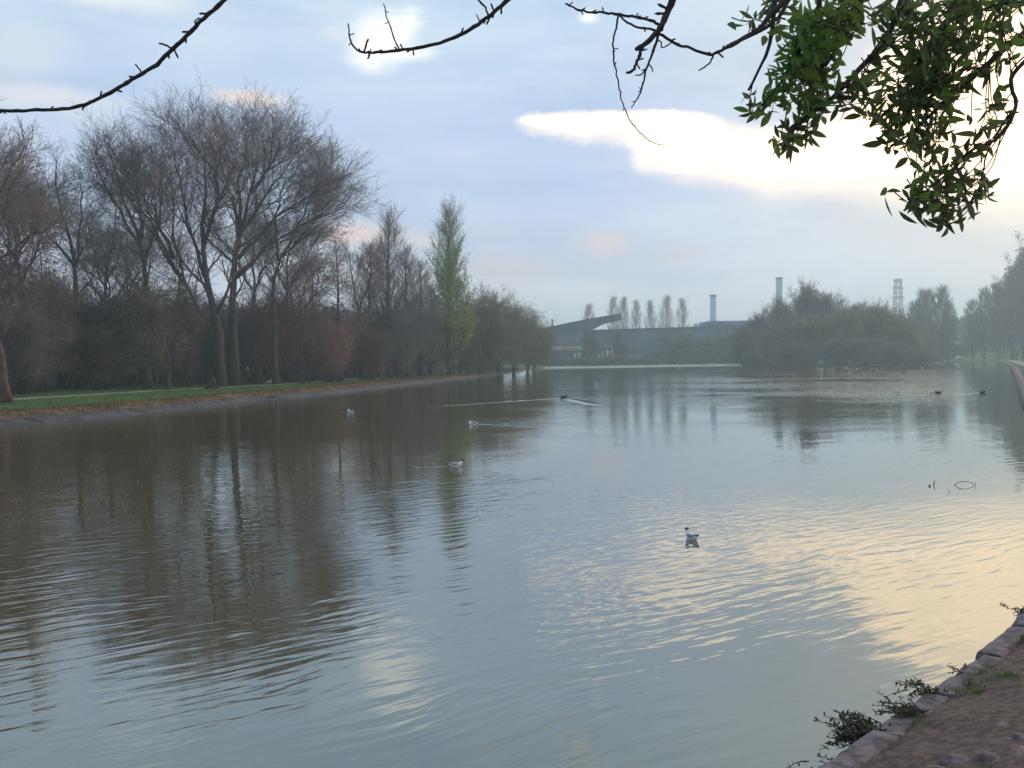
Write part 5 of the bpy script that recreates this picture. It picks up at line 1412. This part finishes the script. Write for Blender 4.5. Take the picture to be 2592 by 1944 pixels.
# 3: right of centre
r = empty('overhanging_branch', at(1740, -80, 2.9), 'thick bare branch with forked drooping twigs at the top right of centre', 'branch', 'branches hanging in from above')
o0 = np.array(r.location); mm = MB()
twigline(mm, [(1490, -130), (1470, -60), (1452, 0), (1438, 35), (1425, 62), (1405, 85), (1385, 100), (1373, 107)], 22, 10, 2.9, 2.9, mm, 26, 5)
fin(mm, 'main_stem', M['branch'], r); mm = MB()
twigline(mm, [(1390, 95), (1382, 118), (1374, 138), (1368, 152), (1352, 157)], 9, 6, 2.9, budm=mm, k=18, nb=5)
twigline(mm, [(1427, 60), (1418, 88), (1408, 120), (1396, 152), (1388, 185), (1382, 205), (1364, 232)], 8, 3, 2.92, budm=mm, k=26, nb=6)
twigline(mm, [(1397, 150), (1385, 161), (1372, 164)], 5, 3, 2.92, k=6); twigline(mm, [(1421, 84), (1427, 92), (1430, 102)], 4, 3, 2.92, k=6); twigline(mm, [(1403, 140), (1408, 148), (1411, 155)], 4, 3, 2.92, k=6)
twigline(mm, [(1221, 8), (1240, 16), (1262, 25), (1300, 27), (1335, 31), (1372, 36), (1405, 44), (1428, 55)], 4.5, 8, 2.95, 2.92, mm, 30, 12)
twigline(mm, [(1337, 33), (1355, 48), (1380, 60), (1405, 62), (1425, 72), (1455, 92), (1490, 103), (1528, 117), (1550, 113), (1590, 93), (1630, 72), (1668, 50), (1700, 10), (1730, -60)], 5, 10, 2.92, 2.9, mm, 50, 12)
twigline(mm, [(1335, 34), (1331, 60), (1325, 92), (1327, 135), (1337, 185), (1345, 222), (1362, 262), (1390, 293), (1412, 309), (1435, 315)], 5.5, 1.3, 2.94, budm=mm, k=44, nb=5)
twigline(mm, [(1541, 116), (1535, 132), (1525, 142), (1508, 153)], 5.5, 3, 2.9, k=12); twigline(mm, [(1450, 92), (1438, 100), (1427, 103)], 4, 2.5, 2.9, k=6)
fin(mm, 'side_twigs', M['branch'], r)
# 4: leafy evergreen branch
r = empty('leafy_branch', at(2250, -150, 3.3), 'dense dark green leafy branch hanging in the top right corner', 'branch')
o0 = np.array(r.location); sm, l1, l2, tw = MB(), MB(), MB(), MB()
K = 1 / 1.1718
def Z6(x, y): return ((1840 + x * .3617) * K, (y * .3617) * K)     # coordinates read off the enlarged corner
def br(pts, w0, w1, Y0=3.2, Y1=None, k=22):
    return twigline(sm, [Z6(*p) for p in pts], w0, w1, Y0, Y1, None, k, 0)
stems = [br([(520, -420), (400, -180), (335, 0), (318, 200), (275, 380), (150, 635)], 18, 6, 3.1),
         br([(900, -420), (700, -200), (380, 30), (210, 210), (0, 330)], 20, 10, 3.15, 3.0),
         br([(1500, -500), (1300, -200), (1150, 200), (950, 460), (700, 720), (500, 860), (390, 1040)], 22, 5, 3.3, 3.1, 30),
         br([(1900, -500), (1750, -200), (1600, 50), (1400, 350), (1250, 640), (1100, 800), (1000, 880)], 22, 4, 3.4, 3.2, 30),
         br([(2400, -200), (2200, 120), (1900, 380), (1700, 560), (1450, 780), (1250, 960), (1100, 1050)], 20, 4, 3.3, 3.2, 30),
         br([(2350, 200), (2100, 420), (1990, 560), (2020, 760), (1900, 960), (1700, 1060), (1560, 1200), (1400, 1330), (1260, 1390)], 12, 4, 3.2, 3.1, 34),
         br([(1700, 1060), (1560, 1240), (1540, 1400), (1500, 1560)], 6, 3, 3.15, k=14),
         br([(2010, 760), (1850, 1000), (1790, 1200), (1770, 1360)], 5, 3, 3.15, k=14),
         br([(700, -350), (650, 0), (560, 250), (450, 450), (330, 650), (180, 800)], 14, 4, 3.1, k=22),
         br([(1100, -350), (950, 0), (800, 300), (650, 500)], 14, 5, 3.25, k=18),
         br([(2400, -100), (2100, 0), (1900, 30), (1700, 100)], 12, 5, 3.3, k=16),
         br([(1350, 640), (1250, 800), (1180, 930), (1240, 1010)], 5, 3, 3.15, k=12)]
sm.V = [v - o0 for v in sm.V]; sm.build('stems', M['branch'], r, True)
blobs = [  # centre in corner coordinates, radius, number of shoots, how green
    (560, 120, 130, 11, 1), (640, 200, 150, 20, 1), (480, 300, 130, 18, 1), (620, 380, 150, 22, 1), (800, 130, 130, 18, 1), (760, 260, 130, 16, 1), (450, 470, 120, 15, 1), (640, 520, 120, 13, 1),
    (520, 430, 110, 14, 1), (360, 560, 90, 8, 1), (380, 680, 100, 9, 1), (540, 680, 110, 10, .6), (700, 620, 90, 7, .6), (620, 760, 90, 6, .4), (480, 880, 100, 8, .3), (400, 1010, 75, 10, .3), (560, 960, 60, 3, .2),
    (330, 100, 70, 5, .5), (200, 170, 70, 4, .5), (310, 40, 50, 4, .4), (220, 740, 50, 2, .3), (170, 720, 30, 2, .3),
    (1000, 60, 130, 14, .6), (1150, 110, 120, 12, .4), (1350, 60, 150, 17, .4), (1550, 80, 160, 20, .4), (1750, 60, 160, 20, .4), (1930, 80, 140, 14, .4), (1700, 200, 160, 20, .3), (1880, 210, 100, 9, .3), (1500, 250, 160, 18, .3),
    (1250, 260, 110, 8, .3), (1350, 400, 130, 14, .3), (1500, 450, 150, 20, .3), (1650, 430, 120, 12, .3), (1300, 560, 130, 14, .3), (1450, 620, 150, 17, .3), (1600, 620, 110, 10, .2), (1150, 480, 100, 7, .3), (1050, 520, 90, 6, .4), (1150, 650, 120, 11, .4),
    (950, 620, 90, 6, .4), (1000, 720, 90, 7, .4), (880, 720, 80, 5, .4), (1300, 760, 120, 10, .2), (1480, 780, 110, 9, .2), (1200, 860, 90, 6, .2), (1250, 960, 90, 6, .2), (1450, 900, 110, 7, .2), (1560, 950, 90, 5, .2), (1080, 840, 70, 3, .2), (1100, 1010, 40, 1, .2),
    (1750, 930, 80, 5, .2), (1850, 900, 70, 3, .2), (1700, 1060, 80, 4, .2), (1860, 470, 60, 4, .2), (1880, 700, 60, 3, .2), (1850, 780, 70, 3, .2), (2040, 220, 60, 3, .2),
    (1480, 1130, 80, 4, .2), (1380, 1210, 90, 5, .2), (1560, 1180, 90, 5, .2), (1420, 1320, 100, 8, .2), (1560, 1290, 80, 6, .2), (1340, 1370, 70, 4, .2), (1560, 1380, 70, 5, .2), (1480, 1440, 80, 6, .2), (1520, 1540, 70, 8, .2), (1340, 1490, 50, 2, .2),
    (1720, 1320, 60, 4, .2), (1780, 1380, 60, 4, .2), (1790, 1240, 45, 2, .2), (1850, 1290, 40, 1, .2)]
allst = np.concatenate(stems)
vw = norm(at(2300, 300, 3.2) - np.array([0, 0, HC]))
for (bx, by, br_, ns, gr) in blobs:
    for _ in range(int(ns * .8 + .6)):
        a = rng.uniform(0, 6.28); q_ = math.sqrt(rng.random()) * br_
        x, y = 1840 + (bx + math.cos(a) * q_) * .3617, (by + math.sin(a) * q_) * .3617
        tip = at(x, y, rng.uniform(2.95, 3.55)); dd_ = np.linalg.norm(allst - tip, axis=1)
        src = allst[np.argmin(dd_ + rng.uniform(0, .03, len(dd_)))]
        v = tip - src; L_ = np.linalg.norm(v)
        if L_ < .05: v = np.array([rng.normal(), rng.normal() * .3, -.6]); v = v / np.linalg.norm(v) * .06; src = tip - v; L_ = .06
        mid = src + v * .5 + np.array([0, 0, -.06 * L_]) + rng.normal(0, .008, 3)
        P = smooth_line([src, mid, tip], 7); tw.tubes(P, np.linspace(.0022, .0012, 7), 5)
        d0 = norm(P[-1] - P[-3])
        nl = rng.integers(3, 6); ph = rng.uniform(0, 6.28)
        U = norm(np.cross(d0, vw)); Vv = np.cross(d0, U)
        for k_ in range(nl):
            f = k_ / nl; pb = P[-1] - d0 * .11 * (1 - f) * rng.uniform(.6, 1.2)
            aa = ph + k_ * 2.4; sp = np.radians(rng.uniform(25, 75))
            dv = math.cos(sp) * d0 + math.sin(sp) * (math.cos(aa) * U + math.sin(aa) * Vv) + np.array([0, 0, -.15])
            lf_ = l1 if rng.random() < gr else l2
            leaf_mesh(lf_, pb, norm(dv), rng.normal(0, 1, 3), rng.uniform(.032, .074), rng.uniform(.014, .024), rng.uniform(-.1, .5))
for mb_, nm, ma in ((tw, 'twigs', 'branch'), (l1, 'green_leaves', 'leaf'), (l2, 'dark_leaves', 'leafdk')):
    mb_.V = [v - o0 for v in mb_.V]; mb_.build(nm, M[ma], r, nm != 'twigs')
# the bare twig that dips in at the right edge
r = empty('overhanging_branch', at(2700, 100, 3.2), 'thin bare twig curling down at the right edge beside the leafy branch', 'branch', 'branches hanging in from above')
o0 = np.array(r.location); mm = MB()
twigline(mm, [Z6(*p) for p in [(2350, 60), (2200, 260), (2079, 400), (2000, 480), (1985, 570), (2010, 660), (2015, 780), (1960, 900)]], 5, 2, 3.0, k=30); fin(mm, 'main_stem', M['branch'], r)

# ------------------------------------------------------------------ haze: one closed box of even air
hm = bpy.data.materials.new('haze'); hm.use_nodes = True; hm.node_tree.nodes.clear(); t = NT(hm.node_tree)
pv = t.node('ShaderNodeVolumePrincipled'); pv.inputs['Density'].default_value = .00098; pv.inputs['Color'].default_value = C(.74, .90, 1.0); pv.inputs['Anisotropy'].default_value = .45
oo = t.node('ShaderNodeOutputMaterial'); t.l.new(pv.outputs[0], oo.inputs['Volume'])
m_ = MB(); m_.box(-1560, 1560, -1560, 1560, -3, 60)
hz_ = m_.build('haze', hm); tag(hz_, kind='stuff')
